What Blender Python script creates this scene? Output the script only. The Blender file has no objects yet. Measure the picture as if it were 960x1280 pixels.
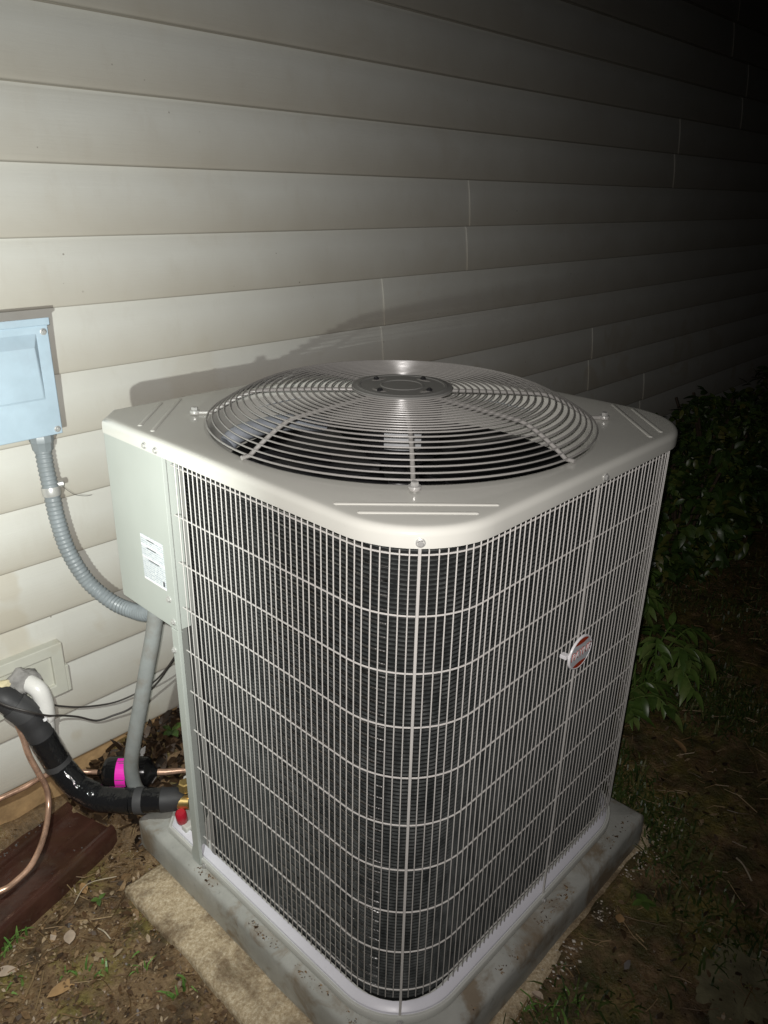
import bpy, math, random
import numpy as np
from mathutils import Vector, Matrix, noise as mnoise

random.seed(7)
rng = np.random.default_rng(7)
sc = bpy.context.scene
col = sc.collection
R = math.radians
PI = math.pi

# ------------------------------------------------------------------ camera
cam_d = bpy.data.cameras.new('camera')
cam = bpy.data.objects.new('camera', cam_d)
col.objects.link(cam)
cam_pos = Vector((-0.61561, -0.50688, 1.28791))
c_right = Vector((0.68694, -0.72642, 0.02081))
c_up = Vector((0.26695, 0.27887, 0.92248))
c_fwd = Vector((0.67591, 0.62813, -0.38548))
mw = Matrix.Identity(4)
for i in range(3):
    mw[i][0], mw[i][1], mw[i][2], mw[i][3] = c_right[i], c_up[i], -c_fwd[i], cam_pos[i]
cam.matrix_world = mw
cam_d.sensor_fit = 'VERTICAL'
cam_d.sensor_height = 36.0
cam_d.lens = 962.0 / 1280.0 * 36.0
cam_d.clip_start = 0.02
cam_d.clip_end = 500
sc.camera = cam

# ------------------------------------------------------------------ night sky
world = bpy.data.worlds.new('World')
sc.world = world
world.use_nodes = True
wn = world.node_tree.nodes
sky = wn.new('ShaderNodeTexSky')
sky.sky_type = 'NISHITA'
sky.sun_disc = False
sky.sun_elevation = R(-6)
sky.sun_rotation = R(200)
wn['Background'].inputs[1].default_value = 0.05
world.node_tree.links.new(sky.outputs[0], wn['Background'].inputs[0])

# ------------------------------------------------------------------ the two hand-held lights of this night picture
def lamp(name, pos, target, power, color, size, blend, radius):
    d = bpy.data.lights.new(name, 'SPOT')
    d.energy = power
    d.color = color
    d.spot_size = R(size)
    d.spot_blend = blend
    d.shadow_soft_size = radius
    o = bpy.data.objects.new(name, d)
    col.objects.link(o)
    o.location = pos
    o.rotation_euler = (Vector(target) - Vector(pos)).to_track_quat('-Z', 'Y').to_euler()
    return o
lamp('torch', (-0.43, 0.20, 0.942), (-0.53, 0.95, 0.75), 25.5, (0.96, 1.0, 0.945), 178, 0.7, 0.006)
lamp('phone_flash', tuple(cam_pos + c_right * -0.012 + c_up * 0.012), (0.05, 0.45, 0.75), 60, (1.0, 0.95, 0.915), 104, 1.0, 0.006)

sc.view_settings.view_transform = 'Standard'
sc.view_settings.look = 'None'
sc.view_settings.exposure = 0.0
sc.view_settings.gamma = 1.0
sc.view_settings.use_curve_mapping = False
sc.render.engine = 'CYCLES'
sc.cycles.use_denoising = True
sc.cycles.max_bounces = 8
sc.cycles.sample_clamp_indirect = 10.0

# ================================================================== helpers
WO = {}

class MB:
    def __init__(self):
        self.v = []; self.f = []
    def add(self, vs, fs):
        b = len(self.v)
        self.v.extend([tuple(p) for p in vs])
        self.f.extend([tuple(i + b for i in f) for f in fs])
        return self
    def box(self, x0, x1, y0, y1, z0, z1):
        vs = [(x0,y0,z0),(x1,y0,z0),(x1,y1,z0),(x0,y1,z0),(x0,y0,z1),(x1,y0,z1),(x1,y1,z1),(x0,y1,z1)]
        return self.add(vs, [(0,3,2,1),(4,5,6,7),(0,1,5,4),(1,2,6,5),(2,3,7,6),(3,0,4,7)])
    def loops(self, loops, closed=True, cap0=False, cap1=False):
        b = len(self.v); n = len(loops[0])
        for l in loops: self.v.extend([tuple(p) for p in l])
        m = n if closed else n - 1
        for k in range(len(loops) - 1):
            for i in range(m):
                j = (i + 1) % n
                self.f.append((b+k*n+i, b+k*n+j, b+(k+1)*n+j, b+(k+1)*n+i))
        if cap0: self.f.append(tuple(b + i for i in reversed(range(n))))
        if cap1: self.f.append(tuple(b + (len(loops)-1)*n + i for i in range(n)))
        return self
    def lathe(self, prof, c, segs=32, axis=(0,0,1), cap0=False, cap1=False):
        a = Vector(axis).normalized()
        u = a.orthogonal().normalized(); w = a.cross(u)
        c = Vector(c)
        L = []
        for r, h in prof:
            L.append([c + a*h + (u*math.cos(2*PI*i/segs) + w*math.sin(2*PI*i/segs))*r for i in range(segs)])
        return self.loops(L, True, cap0, cap1)
    def tube(self, path, rad, segs=10, closed=False, caps=True, flat=1.0):
        P = [Vector(p) for p in path]; n = len(P)
        rads = rad if isinstance(rad, (list, tuple)) else [rad]*n
        T = []
        for i in range(n):
            if closed: t = P[(i+1) % n] - P[i-1]
            else: t = P[min(i+1, n-1)] - P[max(i-1, 0)]
            T.append(t.normalized())
        u = T[0].orthogonal().normalized()
        if abs(T[0].z) < 0.9:
            u = (Vector((0,0,1)) - T[0]*T[0].z).normalized()
        L = []
        for i in range(n):
            u = (u - T[i]*u.dot(T[i])).normalized()
            w = T[i].cross(u)
            L.append([P[i] + (u*math.cos(2*PI*k/segs)*flat + w*math.sin(2*PI*k/segs))*rads[i] for k in range(segs)])
        if closed: L.append(L[0])
        return self.loops(L, True, caps and not closed, caps and not closed)
    def mesh(self, name, mat=None, smooth=None):
        me = bpy.data.meshes.new(name)
        me.from_pydata(self.v, [], self.f)
        me.update()
        if mat: me.materials.append(mat)
        if smooth is not None:
            me.polygons.foreach_set('use_smooth', [True]*len(me.polygons))
            me.set_sharp_from_angle(angle=R(smooth))
        return me

def link(name, data, parent=None, loc=(0,0,0)):
    o = bpy.data.objects.new(name, data)
    col.objects.link(o)
    loc = Vector(loc)
    WO[o.name] = loc.copy()
    if parent is not None:
        o.parent = parent
        loc = loc - WO[parent.name]
    o.location = loc
    return o
def part(name, mb, mat, parent=None, smooth=None, bevel=0, bseg=2, loc=(0,0,0)):
    o = link(name, mb.mesh(name, mat, smooth), parent, loc)
    if bevel:
        m = o.modifiers.new('edge', 'BEVEL'); m.width = bevel; m.segments = bseg; m.limit_method = 'ANGLE'; m.angle_limit = R(40)
        m.harden_normals = False
    return o
def tag(o, label, cat, group=None):
    o['label'] = label; o['category'] = cat
    if group: o['group'] = group
    return o
def thing(name, loc, label, cat, group=None):
    return tag(link(name, None, None, loc), label, cat, group)
def struct(o):
    o['kind'] = 'structure'; return o
def stuff(o):
    o['kind'] = 'stuff'; return o

def smoothpath(pts, sub=8):
    P = [Vector(p) for p in pts]; out = []
    for i in range(len(P)-1):
        p0 = P[max(i-1, 0)]; p1 = P[i]; p2 = P[i+1]; p3 = P[min(i+2, len(P)-1)]
        for k in range(sub):
            t = k/sub
            out.append(0.5*((2*p1) + (p2-p0)*t + (2*p0-5*p1+4*p2-p3)*t*t + (3*p1-p0-3*p2+p3)*t**3))
    out.append(P[-1]); return out
def resample(path, step):
    P = [Vector(p) for p in path]
    d = [0]
    for a, b in zip(P, P[1:]): d.append(d[-1] + (b-a).length)
    n = max(2, int(d[-1]/step)); out = []; j = 0
    for k in range(n+1):
        s = d[-1]*k/n
        while j < len(P)-2 and d[j+1] < s: j += 1
        t = (s-d[j])/max(1e-9, d[j+1]-d[j])
        out.append(P[j].lerp(P[j+1], min(1, t)))
    return out
def sst(a, b, x):
    t = min(1, max(0, (x-a)/(b-a))); return t*t*(3-2*t)

# ------------------------------------------------------------------ materials
def new_mat(name):
    m = bpy.data.materials.new(name); m.use_nodes = True
    nt = m.node_tree
    return m, nt, nt.nodes['Principled BSDF']
def N(nt, t, **kw):
    n = nt.nodes.new(t)
    for k, v in kw.items():
        if k in n.inputs: n.inputs[k].default_value = v
        else: setattr(n, k, v)
    return n
def ramp(nt, fac, stops):
    r = nt.nodes.new('ShaderNodeValToRGB')
    el = r.color_ramp.elements
    while len(el) < len(stops): el.new(0.5)
    for e, (p, c) in zip(el, stops):
        e.position = p; e.color = (c[0], c[1], c[2], 1) if isinstance(c, (tuple, list)) else (c, c, c, 1)
    nt.links.new(fac, r.inputs[0]); return r.outputs[0]
def mix(nt, fac, a, b, mode='MIX'):
    m = nt.nodes.new('ShaderNodeMix'); m.data_type = 'RGBA'; m.blend_type = mode
    for sock, v in ((m.inputs[0], fac), (m.inputs[6], a), (m.inputs[7], b)):
        if hasattr(v, 'is_linked') or hasattr(v, 'links'): nt.links.new(v, sock)
        elif isinstance(v, (tuple, list)): sock.default_value = (v[0], v[1], v[2], 1)
        else: sock.default_value = v
    return m.outputs[2]
def coords(nt, scale=(1,1,1)):
    tc = nt.nodes.new('ShaderNodeTexCoord')
    mp = nt.nodes.new('ShaderNodeMapping'); mp.inputs['Scale'].default_value = scale
    nt.links.new(tc.outputs['Object'], mp.inputs[0]); return mp.outputs[0]
def noise_t(nt, vec, scale, detail=4, rough=0.55, dist=0):
    n = N(nt, 'ShaderNodeTexNoise', Scale=scale, Detail=detail, Roughness=rough, Distortion=dist)
    nt.links.new(vec, n.inputs['Vector']); return n.outputs[0]
def bump(nt, p, h, strength, dist=0.002, prev=None):
    b = N(nt, 'ShaderNodeBump', Strength=strength, Distance=dist)
    nt.links.new(h, b.inputs['Height'])
    if prev is not None: nt.links.new(prev, b.inputs['Normal'])
    nt.links.new(b.outputs[0], p.inputs['Normal']); return b.outputs[0]
def simple(name, color, rough=0.5, metal=0.0, var=0.12, vscale=9, bstr=0.12, bscale=120, bdist=0.0008, rvar=0.12, spec=0.5, coat=0.0, dirt=None, dirt_amt=0.5):
    m, nt, p = new_mat(name)
    v = coords(nt)
    n1 = noise_t(nt, v, vscale, 5)
    lo = tuple(max(0, c*(1-var)) for c in color); hi = tuple(min(1, c*(1+var)) for c in color)
    c = ramp(nt, n1, [(0.3, lo), (0.7, hi)])
    if dirt:
        n3 = noise_t(nt, v, vscale*0.6+1.3, 6, 0.62)
        f = ramp(nt, n3, [(0.5, 0.0), (0.72, dirt_amt)])
        c = mix(nt, f, c, dirt)
    nt.links.new(c, p.inputs['Base Color'])
    n2 = noise_t(nt, v, bscale, 3)
    nt.links.new(ramp(nt, noise_t(nt, v, vscale*2.3, 4), [(0.3, max(0.02, rough-rvar)), (0.7, min(1, rough+rvar))]), p.inputs['Roughness'])
    p.inputs['Metallic'].default_value = metal
    p.inputs['Specular IOR Level'].default_value = spec
    p.inputs['Coat Weight'].default_value = coat
    if bstr: bump(nt, p, n2, bstr, bdist)
    return m

M = {}
# vinyl siding
m, nt, p = new_mat('vinyl_siding'); M['siding'] = m
v = coords(nt)
base = ramp(nt, noise_t(nt, v, 2.2, 5), [(0.3, (0.58, 0.575, 0.53)), (0.7, (0.64, 0.64, 0.59))])
st = ramp(nt, noise_t(nt, v, 5.5, 3, 0.5, 0.4), [(0.575, 0.0), (0.64, 0.40)])
szs = nt.nodes.new('ShaderNodeSeparateXYZ'); nt.links.new(v, szs.inputs[0])
low = N(nt, 'ShaderNodeMapRange'); nt.links.new(szs.outputs[2], low.inputs[0]); low.inputs[1].default_value = 1.1; low.inputs[2].default_value = 0.45; low.inputs[3].default_value = 0.22; low.inputs[4].default_value = 1.0
sl_ = N(nt, 'ShaderNodeMath', operation='MULTIPLY'); nt.links.new(st, sl_.inputs[0]); nt.links.new(low.outputs[0], sl_.inputs[1])
base = mix(nt, sl_.outputs[0], base, (0.46, 0.39, 0.27))
st2 = ramp(nt, noise_t(nt, coords(nt, (3, 3, 1.0)), 9, 6, 0.7), [(0.55, 0.0), (0.8, 0.16)])
base = mix(nt, st2, base, (0.40, 0.35, 0.27))
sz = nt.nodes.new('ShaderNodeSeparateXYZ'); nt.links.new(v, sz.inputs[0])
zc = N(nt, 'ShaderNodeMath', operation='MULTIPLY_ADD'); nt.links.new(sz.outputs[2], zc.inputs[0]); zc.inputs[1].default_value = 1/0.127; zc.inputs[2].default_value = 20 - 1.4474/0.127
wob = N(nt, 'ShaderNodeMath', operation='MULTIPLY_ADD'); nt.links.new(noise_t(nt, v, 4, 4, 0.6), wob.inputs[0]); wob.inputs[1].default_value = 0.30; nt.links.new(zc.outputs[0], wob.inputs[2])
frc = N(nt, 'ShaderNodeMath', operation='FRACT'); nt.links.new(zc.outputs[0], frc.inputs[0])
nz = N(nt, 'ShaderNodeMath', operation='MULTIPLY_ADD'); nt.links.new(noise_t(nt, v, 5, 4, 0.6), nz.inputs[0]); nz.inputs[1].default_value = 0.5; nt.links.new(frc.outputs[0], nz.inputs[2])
band = ramp(nt, nz.outputs[0], [(0.24, 0.66), (0.50, 0.44), (0.95, 0.0), (1.0, 0.0)])  # tan dirt low on each course, deepened to stand for rounded lap shading
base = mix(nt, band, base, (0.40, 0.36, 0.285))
lap_shade = ramp(nt, frc.outputs[0], [(0.0, 0.5), (0.012, 0.5), (0.034, 0.0), (0.990, 0.0)])  # dark line painted at each lap edge for the shadow under the butt
base = mix(nt, lap_shade, base, (0.13, 0.115, 0.09))
vo = N(nt, 'ShaderNodeTexVoronoi', Scale=23.0); nt.links.new(v, vo.inputs['Vector'])
sp = ramp(nt, vo.outputs['Distance'], [(0.035, 0.75), (0.055, 0.0)])
spm = ramp(nt, noise_t(nt, v, 3.1, 2), [(0.52, 0.0), (0.6, 1.0)])
mm = N(nt, 'ShaderNodeMath', operation='MULTIPLY'); nt.links.new(sp, mm.inputs[0]); nt.links.new(spm, mm.inputs[1])
base = mix(nt, mm.outputs[0], base, (0.16, 0.13, 0.10))
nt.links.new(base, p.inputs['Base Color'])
nt.links.new(ramp(nt, noise_t(nt, v, 14, 4), [(0.3, 0.42), (0.7, 0.62)]), p.inputs['Roughness'])
grain = noise_t(nt, coords(nt, (5, 5, 110)), 2.0, 5, 0.6, 0.3)
b1 = bump(nt, p, grain, 0.28, 0.0012)
bump(nt, p, noise_t(nt, v, 7, 2), 0.12, 0.004, b1)
# foundation with red clay splash
M['foundation'] = simple('foundation_concrete', (0.42, 0.27, 0.13), 0.85, var=0.3, vscale=16, bstr=0.5, bscale=90, bdist=0.003, dirt=(0.20, 0.12, 0.06), dirt_amt=0.7)
M['sheath'] = simple('sheathing', (0.08, 0.07, 0.06), 0.9)
# painted cabinet metal
def paint(name, color, rough, bs=0.08, wave=0.12):
    m, nt, p = new_mat(name)
    v = coords(nt)
    c = ramp(nt, noise_t(nt, v, 5, 4), [(0.3, tuple(x*0.94 for x in color)), (0.7, tuple(x*1.04 for x in color))])
    d = ramp(nt, noise_t(nt, v, 42, 6, 0.7), [(0.62, 0.0), (0.85, 0.14)])
    c = mix(nt, d, c, tuple(x*0.62 for x in color))
    nt.links.new(c, p.inputs['Base Color'])
    nt.links.new(ramp(nt, noise_t(nt, v, 18, 5), [(0.3, rough-0.06), (0.7, rough+0.09)]), p.inputs['Roughness'])
    b = bump(nt, p, noise_t(nt, v, 480, 2), bs, 0.0004)
    bump(nt, p, noise_t(nt, v, 6, 2), wave, 0.003, b)
    return m
M['cabinet'] = paint('cabinet_paint', (0.67, 0.67, 0.62), 0.13, 0.02, 0.03)
M['panel'] = paint('service_panel_paint', (0.46, 0.495, 0.46), 0.38)
M['wire'] = paint('grille_wire_paint', (0.56, 0.545, 0.52), 0.36, 0.02)
M['guard'] = paint('guard_wire_paint', (0.33, 0.32, 0.305), 0.26, 0.02)
M['hub'] = paint('hub_paint', (0.24, 0.24, 0.23), 0.45)
M['base'] = paint('base_pan_paint', (0.60, 0.61, 0.57), 0.40)
M['ledge'] = simple('white_coil_ledge', (0.74, 0.74, 0.80), 0.35, var=0.05)
M['bolt'] = simple('zinc_bolt', (0.58, 0.58, 0.56), 0.34, 0.45, bstr=0.05)
M['black_metal'] = simple('black_motor_paint', (0.018, 0.018, 0.02), 0.4)
M['interior'] = simple('unlit_interior_black', (0.012, 0.013, 0.013), 0.7, spec=0.2)  # near-black colour stands for the shade inside the cabinet
M['foil'] = simple('bright_tube_metal', (0.60, 0.66, 0.74), 0.30, 0.35, bstr=0.5, bscale=160, bdist=0.001)
M['silver'] = simple('silver_label', (0.62, 0.64, 0.66), 0.35, 0.25, bstr=0)
# coil
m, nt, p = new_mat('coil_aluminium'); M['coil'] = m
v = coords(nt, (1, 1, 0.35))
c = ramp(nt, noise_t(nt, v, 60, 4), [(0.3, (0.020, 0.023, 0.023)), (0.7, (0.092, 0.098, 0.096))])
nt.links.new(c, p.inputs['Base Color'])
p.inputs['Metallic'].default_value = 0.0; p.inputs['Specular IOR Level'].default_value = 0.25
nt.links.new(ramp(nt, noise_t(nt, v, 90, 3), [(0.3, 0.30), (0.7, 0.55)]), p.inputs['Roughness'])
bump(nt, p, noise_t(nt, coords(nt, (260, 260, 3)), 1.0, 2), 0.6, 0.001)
m, nt, p = new_mat('coil_tube_metal'); M['tube'] = m
v = coords(nt)
nt.links.new(ramp(nt, noise_t(nt, v, 45, 4), [(0.3, (0.10, 0.10, 0.10)), (0.7, (0.55, 0.55, 0.54))]), p.inputs['Base Color'])
p.inputs['Metallic'].default_value = 1.0; p.inputs['Roughness'].default_value = 0.33
bump(nt, p, noise_t(nt, v, 300, 2), 0.6, 0.001)
# concrete pad
m, nt, p = new_mat('pad_concrete'); M['pad'] = m
v = coords(nt)
c = ramp(nt, noise_t(nt, v, 7, 7, 0.65), [(0.3, (0.30, 0.305, 0.28)), (0.7, (0.47, 0.475, 0.44))])
d = ramp(nt, noise_t(nt, v, 9, 6, 0.65, 0.6), [(0.50, 0.0), (0.64, 0.8)])
c = mix(nt, d, c, (0.20, 0.145, 0.085))
d2 = ramp(nt, noise_t(nt, v, 33, 5, 0.7), [(0.64, 0.0), (0.74, 0.5)])
c = mix(nt, d2, c, (0.05, 0.035, 0.022))
nt.links.new(c, p.inputs['Base Color'])
nt.links.new(ramp(nt, noise_t(nt, v, 11, 4), [(0.3, 0.45), (0.7, 0.8)]), p.inputs['Roughness'])
b = bump(nt, p, noise_t(nt, v, 160, 4), 0.35, 0.0015)
bump(nt, p, noise_t(nt, v, 18, 3), 0.3, 0.004, b)
# rough aggregate slab
m, nt, p = new_mat('slab_aggregate'); M['slab'] = m
v = coords(nt)
c = ramp(nt, noise_t(nt, v, 170, 6, 0.75), [(0.34, (0.30, 0.225, 0.135)), (0.5, (0.48, 0.385, 0.25)), (0.64, (0.66, 0.575, 0.42))])
d = ramp(nt, noise_t(nt, v, 10, 6, 0.68, 0.5), [(0.46, 0.0), (0.64, 0.85)])
c = mix(nt, d, c, (0.13, 0.085, 0.045))
mo = ramp(nt, noise_t(nt, v, 5, 5, 0.7), [(0.58, 0.0), (0.72, 0.6)])
c = mix(nt, mo, c, (0.10, 0.10, 0.05))
nt.links.new(c, p.inputs['Base Color']); p.inputs['Roughness'].default_value = 0.8
vo = N(nt, 'ShaderNodeTexVoronoi', Scale=170.0); nt.links.new(v, vo.inputs['Vector'])
b = bump(nt, p, vo.outputs['Distance'], 0.3, 0.003)
bump(nt, p, noise_t(nt, v, 60, 4), 0.5, 0.003, b)
# ground
m, nt, p = new_mat('wet_soil'); M['soil'] = m
v = coords(nt)
c = ramp(nt, noise_t(nt, v, 26, 8, 0.72), [(0.3, (0.07, 0.045, 0.022)), (0.52, (0.19, 0.122, 0.060)), (0.72, (0.36, 0.25, 0.135))])
mo = ramp(nt, noise_t(nt, v, 6.5, 6, 0.7, 0.5), [(0.50, 0.0), (0.63, 0.8)])
moc = ramp(nt, noise_t(nt, v, 70, 4), [(0.3, (0.11, 0.095, 0.02)), (0.7, (0.30, 0.25, 0.06))])
c = mix(nt, mo, c, moc)
sxl = nt.nodes.new('ShaderNodeSeparateXYZ'); nt.links.new(v, sxl.inputs[0])
lawn = ramp(nt, noise_t(nt, v, 16, 5, 0.65), [(0.42, 0.0), (0.58, 0.85)])
edge = N(nt, 'ShaderNodeMapRange'); nt.links.new(sxl.outputs[0], edge.inputs[0]); edge.inputs[1].default_value = 0.0; edge.inputs[2].default_value = 0.35
lm = N(nt, 'ShaderNodeMath', operation='MULTIPLY'); nt.links.new(lawn, lm.inputs[0]); nt.links.new(edge.outputs[0], lm.inputs[1])
c = mix(nt, lm.outputs[0], c, (0.085, 0.082, 0.026))
dk = ramp(nt, noise_t(nt, v, 12, 5, 0.6), [(0.52, 0.0), (0.66, 0.7)])
c = mix(nt, dk, c, (0.035, 0.024, 0.014))
nt.links.new(c, p.inputs['Base Color'])
nt.links.new(ramp(nt, noise_t(nt, v, 20, 5), [(0.35, 0.20), (0.65, 0.62)]), p.inputs['Roughness'])
b = bump(nt, p, noise_t(nt, v, 120, 6, 0.7), 0.9, 0.006)
bump(nt, p, noise_t(nt, v, 38, 4), 0.6, 0.012, b)
# island-varied scatter materials
def island(name, stops, rough=0.55, trans=0.0, spec=0.5):
    m, nt, p = new_mat(name)
    g = nt.nodes.new('ShaderNodeNewGeometry')
    r = ramp(nt, g.outputs['Random Per Island'], stops)
    n = noise_t(nt, coords(nt), 140, 4)
    f = ramp(nt, n, [(0.3, 0.65), (0.7, 1.15)])
    nt.links.new(mix(nt, 1.0, r, f, 'MULTIPLY'), p.inputs['Base Color'])
    p.inputs['Roughness'].default_value = rough
    p.inputs['Specular IOR Level'].default_value = spec
    bump(nt, p, n, 0.3, 0.001)
    return m
M['litter'] = island('leaf_litter_brown', [(0.0, (0.035, 0.02, 0.01)), (0.35, (0.10, 0.055, 0.026)), (0.65, (0.19, 0.115, 0.055)), (0.88, (0.30, 0.20, 0.105)), (1.0, (0.42, 0.33, 0.22))], 0.45)
M['litter_dark'] = island('lawn_leaf_litter', [(0.0, (0.02, 0.012, 0.006)), (0.5, (0.07, 0.042, 0.02)), (0.85, (0.14, 0.09, 0.045)), (1.0, (0.30, 0.22, 0.13))], 0.5)
M['mulch'] = island('bark_mulch', [(0.0, (0.012, 0.008, 0.005)), (0.5, (0.035, 0.02, 0.011)), (0.85, (0.085, 0.05, 0.026)), (1.0, (0.20, 0.13, 0.07))], 0.42)
M['straw'] = island('pine_straw', [(0.0, (0.07, 0.04, 0.018)), (0.5, (0.19, 0.115, 0.05)), (1.0, (0.36, 0.26, 0.14))], 0.5)
M['grass'] = island('lawn_grass', [(0.0, (0.02, 0.035, 0.008)), (0.4, (0.045, 0.075, 0.016)), (0.75, (0.075, 0.10, 0.025)), (1.0, (0.17, 0.15, 0.06))], 0.45)
M['sprout'] = island('young_grass', [(0.0, (0.07, 0.17, 0.03)), (1.0, (0.17, 0.30, 0.07))], 0.4)
def leafmat(name, stops):
    m, nt, p = new_mat(name)
    oi = nt.nodes.new('ShaderNodeObjectInfo')
    g = nt.nodes.new('ShaderNodeNewGeometry')
    ad = N(nt, 'ShaderNodeMath', operation='ADD'); nt.links.new(oi.outputs['Random'], ad.inputs[0]); nt.links.new(g.outputs['Random Per Island'], ad.inputs[1])
    fr = N(nt, 'ShaderNodeMath', operation='FRACT'); nt.links.new(ad.outputs[0], fr.inputs[0])
    c = ramp(nt, fr.outputs[0], stops)
    c2 = mix(nt, 1.0, c, ramp(nt, noise_t(nt, coords(nt), 60, 4), [(0.3, 0.75), (0.7, 1.1)]), 'MULTIPLY')
    nt.links.new(c2, p.inputs['Base Color']); p.inputs['Roughness'].default_value = 0.38
    return m
M['leaf'] = leafmat('shrub_leaf', [(0.0, (0.025, 0.05, 0.012)), (0.5, (0.045, 0.085, 0.018)), (0.85, (0.08, 0.115, 0.025)), (1.0, (0.13, 0.12, 0.03))])
M['leaf_low'] = leafmat('low_plant_leaf', [(0.0, (0.05, 0.095, 0.02)), (0.5, (0.085, 0.15, 0.03)), (1.0, (0.13, 0.18, 0.05))])
M['stem'] = simple('stem_bark', (0.06, 0.04, 0.025), 0.8)
M['dead_leaf'] = simple('dead_leaf', (0.36, 0.22, 0.10), 0.6, var=0.3, vscale=30)
M['dead_leaf_pale'] = simple('dead_leaf_pale', (0.42, 0.33, 0.25), 0.6, var=0.3, vscale=30)
M['twig'] = simple('twig_bark', (0.45, 0.38, 0.28), 0.7, var=0.3, vscale=60)
M['stone'] = simple('mossy_stone', (0.19, 0.175, 0.10), 0.85, var=0.35, vscale=14, bstr=0.6, bscale=70, bdist=0.004, dirt=(0.10, 0.075, 0.03))
M['grit'] = island('pale_grit', [(0.0, (0.25, 0.2, 0.14)), (0.6, (0.5, 0.44, 0.36)), (1.0, (0.75, 0.72, 0.66))], 0.7)
# small equipment
M['box'] = simple('disconnect_grey_paint', (0.41, 0.525, 0.61), 0.42, var=0.08, vscale=16, bstr=0.1, bscale=200, dirt=(0.36, 0.44, 0.51), dirt_amt=0.7)
M['conduit'] = simple('grey_conduit_vinyl', (0.24, 0.27, 0.285), 0.42, var=0.1, vscale=20, bstr=0.1, dirt=(0.20, 0.215, 0.21), dirt_amt=0.4)
M['whip'] = simple('weathered_grey_whip', (0.28, 0.30, 0.295), 0.55, var=0.12, vscale=25, bstr=0.2, dirt=(0.20, 0.165, 0.13), dirt_amt=0.6)
M['foam'] = simple('black_foam', (0.032, 0.032, 0.034), 0.62, bstr=0.35, bscale=150)
M['tape'] = simple('glossy_black_tape', (0.012, 0.012, 0.013), 0.11, var=0.1, rvar=0.06, bstr=0.8, bscale=46, bdist=0.005)
M['band'] = simple('matte_black_band', (0.05, 0.05, 0.052), 0.6)
M['pvc'] = simple('white_pvc', (0.82, 0.81, 0.78), 0.3, var=0.04, dirt=(0.6, 0.56, 0.48), dirt_amt=0.25)
M['copper'] = simple('copper_tube', (0.66, 0.42, 0.30), 0.36, 0.6, var=0.35, vscale=32, bstr=0.15, dirt=(0.20, 0.13, 0.10), dirt_amt=0.8)
M['brass'] = simple('brass', (0.70, 0.50, 0.20), 0.3, 0.9)
M['red'] = simple('red_cap_plastic', (0.42, 0.012, 0.03), 0.3)
M['drier'] = simple('drier_black_paint', (0.010, 0.010, 0.011), 0.18, rvar=0.05)
M['cable'] = simple('black_cable', (0.05, 0.045, 0.042), 0.5)
M['putty'] = simple('grey_putty', (0.27, 0.26, 0.25), 0.7, var=0.3, vscale=40, bstr=0.8, bscale=70, bdist=0.004)
M['foam_seal'] = simple('yellow_foam_seal', (0.75, 0.66, 0.42), 0.7, bstr=0.5)
M['block'] = simple('mount_block_vinyl', (0.55, 0.55, 0.48), 0.5, var=0.08, dirt=(0.42, 0.36, 0.24), dirt_amt=0.5)
M['brown'] = simple('brown_gutter_paint', (0.055, 0.024, 0.017), 0.16, var=0.3, vscale=14, rvar=0.14, bstr=0.25, bscale=60, bdist=0.002, dirt=(0.09, 0.055, 0.03), dirt_amt=0.5)
M['badge_white'] = simple('badge_white', (0.88, 0.87, 0.89), 0.3, var=0.02, bstr=0)
M['badge_grey'] = simple('badge_grey', (0.58, 0.61, 0.64), 0.4, var=0.03, bstr=0)
M['badge_red'] = simple('badge_red', (0.42, 0.045, 0.015), 0.4, var=0.05, bstr=0)
M['ink'] = simple('label_ink', (0.10, 0.11, 0.12), 0.6, bstr=0)
m, nt, p = new_mat('magenta_label'); M['magenta'] = m
p.inputs['Base Color'].default_value = (0.95, 0.03, 0.55, 1); p.inputs['Roughness'].default_value = 0.4
m, nt, p = new_mat('water_drop'); M['water'] = m
p.inputs['Base Color'].default_value = (0.9, 0.9, 0.9, 1); p.inputs['Roughness'].default_value = 0.03
p.inputs['IOR'].default_value = 1.33; p.inputs['Transmission Weight'].default_value = 0.9
# rating label: flat print of small lines
m, nt, p = new_mat('rating_label_print'); M['label'] = m
tc = nt.nodes.new('ShaderNodeTexCoord'); sx = nt.nodes.new('ShaderNodeSeparateXYZ'); nt.links.new(tc.outputs['Object'], sx.inputs[0])
w = N(nt, 'ShaderNodeMath', operation='MULTIPLY'); nt.links.new(sx.outputs[2], w.inputs[0]); w.inputs[1].default_value = 2*PI/0.0042
s_ = N(nt, 'ShaderNodeMath', operation='SINE'); nt.links.new(w.outputs[0], s_.inputs[0])
g1 = N(nt, 'ShaderNodeMath', operation='GREATER_THAN'); nt.links.new(s_.outputs[0], g1.inputs[0]); g1.inputs[1].default_value = 0.1
nn = noise_t(nt, coords(nt, (1, 420, 120)), 1.0, 2)
g2 = N(nt, 'ShaderNodeMath', operation='GREATER_THAN'); nt.links.new(nn, g2.inputs[0]); g2.inputs[1].default_value = 0.47
g3 = N(nt, 'ShaderNodeMath', operation='MULTIPLY'); nt.links.new(g1.outputs[0], g3.inputs[0]); nt.links.new(g2.outputs[0], g3.inputs[1])
nt.links.new(mix(nt, g3.outputs[0], (0.74, 0.78, 0.80), (0.34, 0.40, 0.46)), p.inputs['Base Color']); p.inputs['Roughness'].default_value = 0.4

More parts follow.
